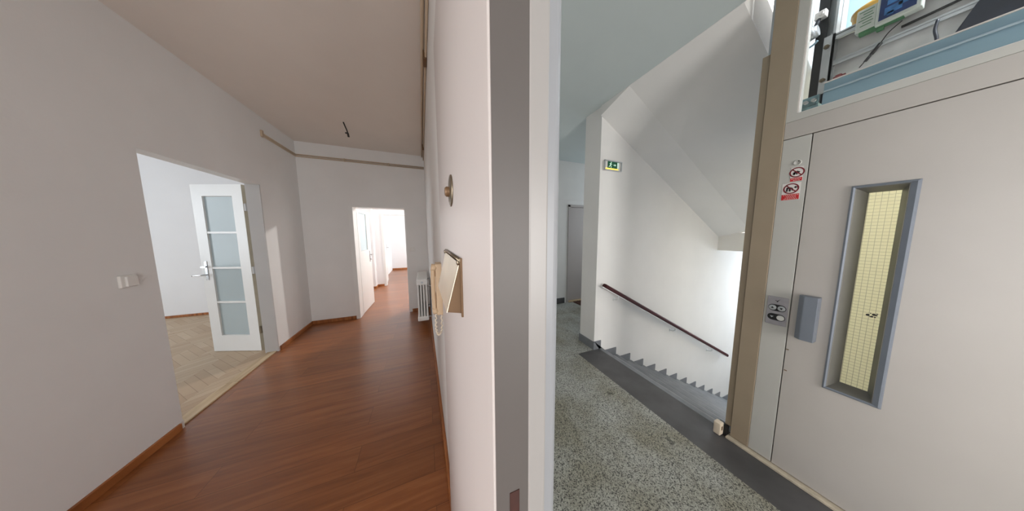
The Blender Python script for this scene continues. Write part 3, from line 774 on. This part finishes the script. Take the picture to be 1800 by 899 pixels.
# emergency exit sign
ex = thing('exit_sign', 'small green running-man exit light fixed to the stair wall', 'exit sign', (2.16, SY, 2.33))
EY = SY - 0.045
bm = bmesh.new(); bx(bm, 2.03, 2.31, SY - 0.03, SY, 2.285, 2.400, bev=0.012); mk('housing', bm, M_WPLAS, ex)
bm = bmesh.new()
for b in ((2.03, 2.042, EY, SY - 0.028, 2.285, 2.40), (2.298, 2.31, EY, SY - 0.028, 2.285, 2.40), (2.03, 2.31, EY, SY - 0.028, 2.388, 2.40), (2.03, 2.31, EY, SY - 0.028, 2.285, 2.293)): bx(bm, *b, bev=0.002)
mk('bezel', bm, M_GALV, ex)
mk('pictogram_panel', B((2.085, 2.262, EY + 0.006, SY - 0.028, 2.308, 2.388)), M_GREEN, ex)
mk('lamp_strip', B((2.045, 2.25, EY + 0.003, SY - 0.028, 2.294, 2.309)), M_GLOW, ex)
bm = bmesh.new(); f3 = lambda u, v: (u, EY + 0.005, v)
def poly(bm, pts, f=None): bm.faces.new([bm.verts.new((f or f3)(u, v)) for u, v in pts])
ring_flat(bm, f3, 2.133, 2.377, 0.007, 0.007, 0.0001, 0.0001, 14)
def stroke(bm, a, b, w, f=None):
    a, b = Vector(a), Vector(b); d = (b - a).normalized(); n = Vector((-d.y, d.x)) * w / 2
    poly(bm, [tuple(a + n), tuple(b + n), tuple(b - n), tuple(a - n)], f)
for a, b, w in (((2.128, 2.368), (2.120, 2.342), 0.014), ((2.122, 2.344), (2.135, 2.330), 0.008), ((2.135, 2.332), (2.132, 2.314), 0.008), ((2.119, 2.343), (2.108, 2.328), 0.008), ((2.109, 2.33), (2.096, 2.326), 0.008),
                ((2.130, 2.366), (2.145, 2.352), 0.006), ((2.127, 2.366), (2.108, 2.360), 0.006)): stroke(bm, a, b, w)
mk('running_figure', bm, M_GLOWW, ex); bm = bmesh.new(); stroke(bm, (2.170, 2.35), (2.196, 2.35), 0.009)
poly(bm, [(2.192, 2.366), (2.212, 2.35), (2.192, 2.334)])
mk('arrow', bm, M_GLOWW, ex); bm = bmesh.new()
poly(bm, [(2.232, 2.384), (2.260, 2.384), (2.260, 2.312), (2.232, 2.312)])
mk('doorway_symbol', bm, M_GLOWW, ex)

# cream outlet box at the foot of the elevator post
ob = thing('outlet_box', 'small worn cream plastic box standing at the foot of the tan post', 'outlet', (2.02, 0.775, 0.0))
bm = bmesh.new(); bx(bm, 1.985, 2.032, 0.765, 0.808, 0.004, 0.098, bev=0.006); mk('cover', bm, M_CREAM, ob)
bm = bmesh.new(); bx(bm, 2.030, 2.060, 0.7465, 0.800, 0.0, 0.084); mk('dark_recess', bm, M_BLACK, ob)
bm = bmesh.new(); bx(bm, 2.000, 2.014, 0.7635, 0.7655, 0.045, 0.075); mk('socket_slot', bm, M_BRASSD, ob)

# ================================================================== ELEVATOR
EXP = 2.044
ef = thing('elevator_surround', 'painted sheet-metal surround of the elevator doorway', 'elevator surround', (2.1, 0.6, 0.0))
mk('tan_post', B((EXP - 0.004, EXP + 0.06, 0.638, 0.731, 0.022, 5.0), bev=0.002), M_TAN, ef)
mk('side_strip', B((EXP + 0.006, EXP + 0.06, 0.734, 0.768, 0.085, 2.63), bev=0.002), M_TAN, ef)
mk('button_column', B((EXP, EXP + 0.06, 0.5315, 0.637, 0.022, 2.0745), bev=0.0015), M_ELEV2, ef)
mk('hinge_column', B((EXP, EXP + 0.06, -0.75, -0.4255, 0.022, 2.0745), bev=0.0015), M_ELEV2, ef)
mk('header_panel', B((EXP, EXP + 0.06, -0.75, 0.637, 2.0785, 2.1745), bev=0.0015), M_ELEV, ef)
bm = B((EXP + 0.0005, EXP + 0.06, -0.75, 0.637, 2.1755, 2.212), (EXP + 0.0005, EXP + 0.06, 0.598, 0.637, 2.212, 5.0))
mk('upper_frame', bm, M_ELEV2, ef)
mk('glazing_bead', B((EXP + 0.004, EXP + 0.016, -0.75, 0.598, 2.2125, 2.2155), (EXP + 0.004, EXP + 0.016, 0.5935, 0.5975, 2.212, 5.0)), M_SIGNW, ef)
mk('upper_pane', B((EXP + 0.018, EXP + 0.024, -0.75, 0.60, 2.205, 5.0)), M_CLEAR, ef)
mk('sill_rail', B((2.012, 2.10, -0.75, 0.745, 0.0, 0.016), bev=0.003), M_SILL, ef)
mk('gap_shade_backing', B((EXP + 0.048, EXP + 0.056, -0.75, 0.64, 2.060, 2.10), (EXP + 0.057, EXP + 0.062, 0.50, 0.64, 0.016, 2.09)), M_DKGAP, ef)  # dark plates added behind the cracks as shade, stop shaft light leaking

el = thing('elevator_door', 'cream swing door of the elevator with narrow wired window', 'elevator door', (EXP, 0.06, 0.02))
wy0, wy1, wz0, wz1 = 0.240, 0.370, 0.664, 1.742     # opening
bm = bmesh.new()
for b in ((EXP, EXP + 0.045, wy1, 0.5265, 0.022, 2.073), (EXP, EXP + 0.045, -0.42, wy0, 0.022, 2.073), (EXP, EXP + 0.045, wy0, wy1, 0.022, wz0), (EXP, EXP + 0.045, wy0, wy1, wz1, 2.073)): bx(bm, *b)
bmesh.ops.remove_doubles(bm, verts=bm.verts[:], dist=1e-5)
mk('leaf_panel', bm, M_ELEV, el)
# chamfered window frame
bm = bmesh.new()
def quadring(bm, rects):
    """rects: list of (x, y0, y1, z0, z1); builds a lofted square ring."""
    R = [[bm.verts.new((x, a, c)) for a, c in ((y0, z0), (y1, z0), (y1, z1), (y0, z1))] for x, y0, y1, z0, z1 in rects]
    for i in range(len(R) - 1):
        for k in range(4): bm.faces.new((R[i][k], R[i][(k + 1) % 4], R[i + 1][(k + 1) % 4], R[i + 1][k]))
oy0, oy1, oz0, oz1 = 0.214, 0.385, 0.650, 1.756
quadring(bm, [(EXP + 0.001, oy0, oy1, oz0, oz1), (EXP - 0.008, oy0 + 0.003, oy1 - 0.003, oz0 + 0.003, oz1 - 0.003), (EXP - 0.010, oy0 + 0.008, oy1 - 0.008, oz0 + 0.008, oz1 - 0.008), (EXP - 0.003, wy0 - 0.002, wy1 + 0.002, wz0, wz1)])
wf = mk('window_frame', bm, M_BLUEG, el)
bm = bmesh.new()
quadring(bm, [(EXP - 0.003, wy0 - 0.002, wy1 + 0.002, wz0, wz1), (EXP + 0.050, wy0 + 0.021, wy1 - 0.028, wz0 + 0.034, wz1 - 0.024)])
mk('window_reveal', bm, plain('reveal_shade_grey', sr(98, 96, 90), 0.5), wf)  # dark grey carries the shade of sides facing away from the light
mk('wired_pane', B((EXP + 0.0495, EXP + 0.0555, wy0 + 0.012, wy1 - 0.012, wz0 + 0.012, wz1 - 0.012)), M_WIRED, el)
bm = bmesh.new()
for i in range(9):
    yy = 0.268 + random.random() * 0.045; zz = 1.10 + random.uniform(-0.012, 0.012); r = random.uniform(0.002, 0.006)
    lathe(bm, (EXP + 0.0496, yy, zz), (-1, 0, 0), [(r, 0), (r * 0.8, 0.0012), (0, 0.0014)], n=8)
mk('glass_chips', bm, M_BLACK, el)
bm = bmesh.new(); prism(bm, [(2.044, 0.424), (1.998, 0.424), (1.998, 0.474), (2.020, 0.497), (2.044, 0.497)], 0.898, 1.158, 'z', bev=0.003); mk('pull_handle', bm, M_BLUEG, el)
bm = bmesh.new()
for yy, zz in ((0.515, 0.80), (0.512, 0.665)): bx(bm, EXP - 0.0006, EXP, yy, yy + 0.012, zz, zz + 0.006)
mk('paint_chips', bm, M_BRASSD, el)

# shaft behind the door: lit yellow lining
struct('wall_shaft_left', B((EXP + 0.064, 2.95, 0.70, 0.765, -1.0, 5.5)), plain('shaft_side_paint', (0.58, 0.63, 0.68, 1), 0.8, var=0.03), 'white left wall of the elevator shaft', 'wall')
struct('wall_shaft_right', B((EXP + 0.064, 2.95, -0.80, -0.75, -1.0, 5.5)), M_ROOM)
struct('wall_elevator_front', B((EXP, EXP + 0.064, -2.55, -0.75, 0, 5.5)), M_ELEV)
struct('wall_shaft_back', B((2.86, 2.95, -0.75, 0.70, -1.0, 2.75)), plain('yellowed_shaft_lining', (0.86, 0.82, 0.66, 1), 0.8), 'yellowish back lining of the elevator shaft', 'wall')
area('shaft_lamp', (2.70, 0.2, 2.05), (2.4, 0.3, 1.2), 0.4, 0.3, 33.0, (1.0, 0.97, 0.88))
bm = B((2.86, 2.90, -0.75, 0.70, 2.75, 2.80), (2.86, 2.90, -0.75, 0.70, 4.6, 5.5))
for y in (0.66, 0.50, 0.34, 0.1, -0.3, -0.7): bx(bm, 2.86, 2.90, y, y + 0.028, 2.80, 4.6)
struct('window_1', bm, M_WPLAS, 'white glazing bars at the back of the elevator shaft', 'window')
struct('window_1_pane', B((2.875, 2.881, -0.75, 0.70, 2.80, 4.6)), frosted('pale_blue_frosted_glass', (0.62, 0.80, 0.88, 1), 0.55))

# elevator car seen through the upper pane
car = thing('elevator_car', 'underside frame of the elevator car seen through the upper pane', 'elevator car', (2.4, 0.3, 2.2))
bm = bmesh.new(); bx(bm, 2.20, 2.225, -0.70, 0.551, 2.14, 2.386); bx(bm, 2.195, 2.20, -0.70, 0.551, 2.14, 2.325)
mk('toe_guard', bm, M_BEAM, car)
bm = bmesh.new(); bx(bm, 2.194, 2.202, -0.70, 0.551, 2.334, 2.344, bev=0.003); mk('pressed_ridge', bm, plain('ridge_highlight_blue_grey', sr(168, 188, 200), 0.4), car)  # lighter blue-grey paints in the light caught along the ridge
bm = bmesh.new(); bx(bm, 2.192, 2.24, -0.70, 0.553, 2.385, 2.390)
mk('guard_lip', bm, M_SIGNW, car)
mk('back_plate', B((2.32, 2.33, -0.70, 0.553, 2.36, 2.66)), plain('dusty_zinc_sheet', sr(206, 206, 204), 0.6, metal=0.05, var=0.14, scale=11), car)
bm = bmesh.new(); bx(bm, 2.275, 2.33, -0.70, 0.553, 2.665, 2.678); bx(bm, 2.275, 2.281, -0.70, 0.553, 2.645, 2.67); mk('top_channel', bm, M_GALV, car)
bm = bmesh.new(); bx(bm, 2.285, 2.33, -0.70, 0.553, 2.520, 2.532); bx(bm, 2.285, 2.289, -0.70, 0.553, 2.505, 2.522); mk('mid_ledge', bm, M_GALV, car)
mk('corner_post', B((2.27, 2.33, 0.553, 0.562, 2.36, 4.9), (2.27, 2.276, 0.553, 0.592, 2.36, 2.68), (2.324, 2.33, 0.553, 0.60, 2.68, 4.9)), M_GALV, car)
for zz in (2.435, 2.62):
    bm = bmesh.new(); cyl(bm, (2.258, 0.578, zz), (2.271, 0.578, zz), 0.011, n=6); cyl(bm, (2.250, 0.578, zz), (2.26, 0.578, zz), 0.006, n=10); mk('bolt', bm, M_BRASS, car)
bm = bmesh.new(); tube(bm, [(2.298, -0.65, 2.635), (2.298, 0.30, 2.565), (2.298, 0.36, 2.562)], 0.006); mk('trunk_cable', bm, M_BLACK, car)
# red component in the corner
bm = bmesh.new(); bx(bm, 2.255, 2.29, 0.510, 0.532, 2.415, 2.432, bev=0.004); cyl(bm, (2.27, 0.500, 2.423), (2.27, 0.54, 2.423), 0.006); mk('limit_switch', bm, plain('dull_red_plastic', sr(128, 66, 66), 0.6, var=0.3, scale=60), car)
gr = thing('guide_rail', 'dark steel guide rail beside the elevator car', 'guide rail', (2.32, 0.62, 2.2))
mk('rail_web', B((2.30, 2.40, 0.608, 0.616, 0.0, 5.2)), M_DIRT, gr)
mk('rail_flange', B((2.295, 2.303, 0.592, 0.632, 0.0, 5.2)), M_BLACK, gr)
mk('rail_backing', B((2.395, 2.405, 0.585, 0.64, 0.0, 5.2)), M_DIRT, gr)
fb = thing('rail_bracket', 'teal-grey rail bracket with bolts at the lower pane corner', 'bracket', (2.24, 0.60, 2.30))
bm = bmesh.new(); bx(bm, 2.22, 2.30, 0.570, 0.690, 2.270, 2.300, bev=0.004); bx(bm, 2.22, 2.226, 0.570, 0.66, 2.29, 2.345, bev=0.002); mk('clamp_plate', bm, M_TEAL, fb)
for yy in (0.585, 0.615, 0.645):
    bm = bmesh.new(); cyl(bm, (2.200, yy, 2.315), (2.225, yy, 2.315), 0.010, n=6); cyl(bm, (2.192, yy, 2.315), (2.20, yy, 2.315), 0.006, n=8); mk('bolt', bm, M_GALV, fb)
mk('edge_block', B((2.20, 2.225, 0.632, 0.648, 2.255, 2.33), bev=0.003), M_WPLAS, fb)
rg = thing('roller_guide', 'grey roller guide with hanging blue clip beside the rail', 'roller guide', (2.26, 0.62, 2.74))
bm = bmesh.new(); bx(bm, 2.24, 2.28, 0.590, 0.632, 2.795, 2.835, bev=0.005); cyl(bm, (2.228, 0.606, 2.815), (2.242, 0.606, 2.815), 0.010, n=6); mk('pivot_block', bm, M_WPLAS, rg)
bm = bmesh.new(); cyl(bm, (2.25, 0.612, 2.735), (2.25, 0.662, 2.728), 0.030); cyl(bm, (2.25, 0.622, 2.736), (2.25, 0.65, 2.73), 0.036); mk('roller', bm, M_GALV, rg)
bm = bmesh.new(); tube(bm, [(2.25, 0.612, 2.81), (2.25, 0.622, 2.77), (2.25, 0.640, 2.735)], 0.009); mk('arm', bm, M_DIRT, rg)
bm = bmesh.new(); tube(bm, curve_pts([(2.24, 0.640, 2.70), (2.24, 0.650, 2.68), (2.24, 0.642, 2.655), (2.24, 0.625, 2.655), (2.24, 0.607, 2.67)], 5), 0.0055); mk('clip', bm, M_BEAM, rg)
st = thing('shaft_strut', 'diagonal dark strut crossing the upper left of the shaft', 'strut', (2.5, 0.68, 3.0))
bm = bmesh.new()
for off, mt in ((0, 0),):
    a = Vector((2.42, 0.690, 3.22)); b = Vector((2.42, 0.632, 2.86)); cyl(bm, a, b, 0.009, n=10)
mk('rod', bm, M_DIRT, st)
bm = bmesh.new(); cyl(bm, (2.44, 0.668, 3.22), (2.44, 0.612, 2.86), 0.012, n=10); mk('sleeve', bm, M_GALV, st)
bm = bmesh.new(); prism(bm, [(EXP + 0.07, 2.10), (EXP + 0.07, 2.90), (2.359, 2.70), (2.85, 2.45), (2.85, 2.10)], 0.688, 0.699, 'y')
tag(mk('shaft_side_panel', bm, M_GPAINT), 'grey sheet with sloping top edge on the left shaft wall', 'panel')

cb = thing('control_box', 'white labelled control box with blue screen label on the car frame', 'control box', (2.25, 0.40, 2.60))
bm = bmesh.new(); bx(bm, 2.235, 2.272, 0.424, 0.482, 2.602, 2.712, bev=0.003); mk('label_cover', bm, M_BOX2, cb)
bm = bmesh.new(); bx(bm, 2.225, 2.272, 0.306, 0.423, 2.588, 2.75, bev=0.004); mk('screen_cover', bm, M_BOX2, cb)
sc = mk('screen_label', B((2.2235, 2.2255, 0.320, 0.414, 2.606, 2.74)), M_NAVY, cb)
bm = bmesh.new()
for y0, y1, z0, z1 in ((0.355, 0.400, 2.622, 2.655), (0.330, 0.365, 2.64, 2.665), (0.345, 0.395, 2.665, 2.70), (0.375, 0.392, 2.615, 2.63)): bx(bm, 2.222, 2.2236, y0, y1, z0, z1)
mk('screen_picture', bm, M_SCREEN, sc)
bm = bmesh.new()
for k in range(6):
    z = 2.695 - 0.014 * k
    bx(bm, 2.2340, 2.2352, 0.432 + 0.004 * (k % 2), 0.474 - 0.006 * ((k * 2) % 3), z, z + 0.0035)
mk('printed_lines', bm, M_GREENINK, cb)
bm = bmesh.new(); bx(bm, 2.24, 2.268, 0.35, 0.47, 2.585, 2.602); bx(bm, 2.245, 2.262, 0.40, 0.42, 2.57, 2.60); mk('terminal_strip', bm, M_GREENINK, cb)
pb = thing('plug_cable', 'thin black cable with inline plug hanging before the car plate', 'cable', (2.26, 0.40, 2.48))
bm = bmesh.new(); tube(bm, curve_pts([(2.262, 0.355, 2.575), (2.25, 0.385, 2.54), (2.25, 0.41, 2.49), (2.25, 0.455, 2.42)], 6), 0.0022); mk('cable_run', bm, M_BLACK, pb)
bm = bmesh.new(); cyl(bm, (2.25, 0.402, 2.505), (2.25, 0.425, 2.465), 0.0075, n=10); cyl(bm, (2.25, 0.427, 2.462), (2.25, 0.44, 2.44), 0.006, n=10); mk('inline_plug', bm, M_BLACK, pb)
bk = thing('orange_bucket', 'orange-yellow round bucket standing behind the control box', 'bucket', (2.43, 0.45, 2.70))
bm = bmesh.new(); lathe(bm, (2.43, 0.452, 2.679), (0, 0, 1), [(0, 0), (0.076, 0), (0.086, 0.10), (0.090, 0.10), (0.090, 0.115), (0.084, 0.115), (0.08, 0.10), (0.072, 0.004), (0, 0.004)]); mk('tub', bm, M_ORANGE, bk)
mk('shelf_plate', B((2.33, 2.53, -0.70, 0.553, 2.668, 2.678)), M_GALV, car)
mo = thing('drive_motor', 'dark drive motor at the far right behind the toe guard', 'motor', (2.25, 0.16, 2.42))
bm = bmesh.new()
prism(bm, [(0.232, 2.395), (0.19, 2.50), (0.17, 2.56), (-0.15, 2.58), (-0.15, 2.40), (0.10, 2.395)], 2.243, 2.283, 'x', bev=0.008); mk('housing', bm, M_DIRT, mo)
bm = bmesh.new()
for k in range(5): cyl(bm, (2.236, 0.05 - 0.04 * k, 2.41), (2.236, 0.07 - 0.04 * k, 2.56), 0.008, n=8)
mk('cooling_ribs', bm, M_BLACK, mo)
bm = bmesh.new(); tube(bm, curve_pts([(2.278, 0.270, 2.515), (2.272, 0.272, 2.47), (2.268, 0.265, 2.43), (2.262, 0.262, 2.40)], 6), 0.005); mk('motor_lead', bm, M_DIRT, mo)

# call panel
cp = thing('call_panel', 'brushed steel call panel with arrow buttons on the elevator column', 'call panel', (EXP, 0.58, 1.03))
mk('faceplate', B((EXP - 0.0045, EXP - 0.0005, 0.537, 0.623, 0.938, 1.118), bev=0.001), M_STEEL, cp)
fe = lambda u, v: (EXP - 0.0052, 0.580 - u, v)      # u runs to the right seen from the landing
def pill(bm, u0, u1, v, r, f, n=12):
    P = [(u1 - r + r * math.cos(a), v + r * math.sin(a)) for a in [(-PI / 2 + PI * k / n) for k in range(n + 1)]] + [(u0 + r + r * math.cos(a), v + r * math.sin(a)) for a in [(PI / 2 + PI * k / n) for k in range(n + 1)]]
    bm.faces.new([bm.verts.new(f(u, w)) for u, w in P])
def pill3(bm, u0, u1, v, r, x):
    n = 12
    P = [(u1 - r + r * math.cos(a), v + r * math.sin(a)) for a in [(-PI / 2 + PI * k / n) for k in range(n + 1)]] + [(u0 + r + r * math.cos(a), v + r * math.sin(a)) for a in [(PI / 2 + PI * k / n) for k in range(n + 1)]]
    prism(bm, [(0.580 - u, w) for u, w in P], x, EXP - 0.0035, 'x')
bm = bmesh.new(); pill3(bm, -0.037, 0.037, 1.048, 0.021, EXP - 0.0055); mk('arrow_surround', bm, M_BLACK, cp)
bm = bmesh.new(); pill3(bm, -0.037, 0.037, 0.988, 0.021, EXP - 0.0055); mk('indicator_surround', bm, M_BLACK, cp)
for s in (-1, 1):
    bm = bmesh.new(); lathe(bm, (EXP - 0.005, 0.580 - s * 0.0185, 1.048), (-1, 0, 0), [(0.0162, 0), (0.0162, 0.003), (0.0145, 0.0045), (0, 0.0045)])
    bt = mk('arrow_button', bm, M_GALV, cp)
    bm = bmesh.new(); u = s * 0.0185; x = EXP - 0.0103
    prism(bm, [(0.58 - (u - 0.007), 1.048 + (0.005 * s)), (0.58 - (u + 0.007), 1.048 + (0.005 * s)), (0.58 - u, 1.048 - (0.007 * s))], x, x + 0.001, 'x')
    mk('arrow_mark', bm, M_BLACK, bt)
bm = bmesh.new(); lathe(bm, (EXP - 0.005, 0.580 - 0.0185, 0.988), (-1, 0, 0), [(0.0162, 0), (0.0162, 0.003), (0.0145, 0.0045), (0, 0.0045)]); mk('indicator_button', bm, M_WPLAS, cp)
bm = bmesh.new(); x = EXP - 0.0062; prism(bm, [(0.58 + 0.026, 0.992), (0.58 + 0.010, 0.992), (0.58 + 0.018, 0.982)], x, x + 0.001, 'x'); mk('indicator_mark', bm, M_GALV, cp)
bm = bmesh.new(); x = EXP - 0.0048
prism(bm, [(0.586, 1.090), (0.579, 1.096), (0.570, 1.106), (0.579, 1.090), (0.582, 1.083)], x, x + 0.0012, 'x'); prism(bm, [(0.592, 1.094), (0.587, 1.096), (0.585, 1.091)], x, x + 0.0012, 'x')
mk('tick_emblem', bm, M_INK, cp)

# lock escutcheon above the signs
lk = thing('round_lock_cover', 'small round painted lock cover above the two warning stickers', 'lock cover', (EXP, 0.572, 1.93))
bm = bmesh.new(); lathe(bm, (EXP, 0.572, 1.929), (-1, 0, 0), [(0.016, 0), (0.016, 0.003), (0.012, 0.004), (0.011, 0.0015), (0, 0.0015)]); mk('ring_cover', bm, M_ELEV2, lk)
bm = bmesh.new(); cyl(bm, (EXP - 0.0035, 0.567, 1.937), (EXP - 0.001, 0.567, 1.937), 0.003, n=10); mk('key_pin', bm, M_DKGAP, lk)

# warning stickers
def sticker(label, yc, zc, w, zt, zb, zm, rows, kind):
    """zt top, zm top of the red band, zb bottom."""
    t = thing('warning_sticker', label, 'sticker', (EXP, yc, zc), group=None)
    mk('sticker_sheet', B((EXP - 0.0010, EXP - 0.0002, yc - w / 2, yc + w / 2, zb, zt)), M_SIGNW, t)
    tb = mk('text_band', B((EXP - 0.0016, EXP - 0.0009, yc - w / 2 + 0.002, yc + w / 2 - 0.001, zb + 0.001, zm)), M_RED, t)
    f = lambda u, v: (EXP - 0.0019, yc - u, v)
    bm = bmesh.new(); hh = zm - zb
    for k in range(rows):
        z = zm - hh * (k + 0.75) / (rows + 0.5); 
        u = -w * (0.40 - 0.06 * ((k * 3) % 4))
        while u < w * (0.36 - 0.05 * (k % 3)):
            l = random.uniform(0.003, 0.007); h2 = hh * 0.13 / rows
            poly(bm, [(u, z - h2), (u + l, z - h2), (u + l, z + h2), (u, z + h2)], f); u += l + 0.0025
    mk('text_lines', bm, M_SIGNW, tb)
    bm = bmesh.new(); f2 = lambda u, v: (EXP - 0.0016, yc - u, v)
    cz = (zt + zm) / 2; r = (zt - zm) / 2 * 0.94
    f0 = lambda u, v: (EXP - 0.0013, yc - u, v)
    bmf = bmesh.new()
    if kind == 0:
        for a, b, w2 in (((-0.012, cz - 0.010), (-0.002, cz + 0.006), 0.010), ((-0.002, cz + 0.006), (0.010, cz - 0.002), 0.008), ((-0.010, cz - 0.014), (-0.010, cz + 0.002), 0.006), ((0.0, cz - 0.012), (0.0, cz + 0.004), 0.006)): stroke(bmf, a, b, w2, f0)
    else:
        for a, b, w2 in (((-0.016, cz - 0.016), (-0.014, cz + 0.008), 0.008), ((-0.004, cz - 0.016), (-0.005, cz + 0.006), 0.008), ((-0.018, cz + 0.004), (0.002, cz + 0.004), 0.008), ((0.014, cz + 0.006), (0.024, cz + 0.006), 0.006), ((0.006, cz - 0.012), (0.004, cz + 0.004), 0.006)): stroke(bmf, a, b, w2, f0)
        poly(bmf, [(0.010, cz + 0.006), (0.018, cz + 0.014), (0.018, cz - 0.002)], f0)
    mk('pictogram', bmf, M_INK, t)
    ring_flat(bm, f2, 0.0, cz, r * 1.0, r, r * 0.80, r * 0.80)
    c = r * 0.62
    stroke(bm, (-c, cz + c), (c, cz - c), r * 0.17, f2)
    mk('prohibition_ring', bm, plain('ring_dark_red', sr(120, 20, 34), 0.45), t)
    return t
sticker('smaller red and white prohibition sticker just under the lock cover', 0.569, 1.86, 0.047, 1.904, 1.822, 1.843, 2, 0)
sticker('larger prohibition sticker with four lines of text on red band', 0.584, 1.76, 0.070, 1.815, 1.716, 1.750, 4, 1)
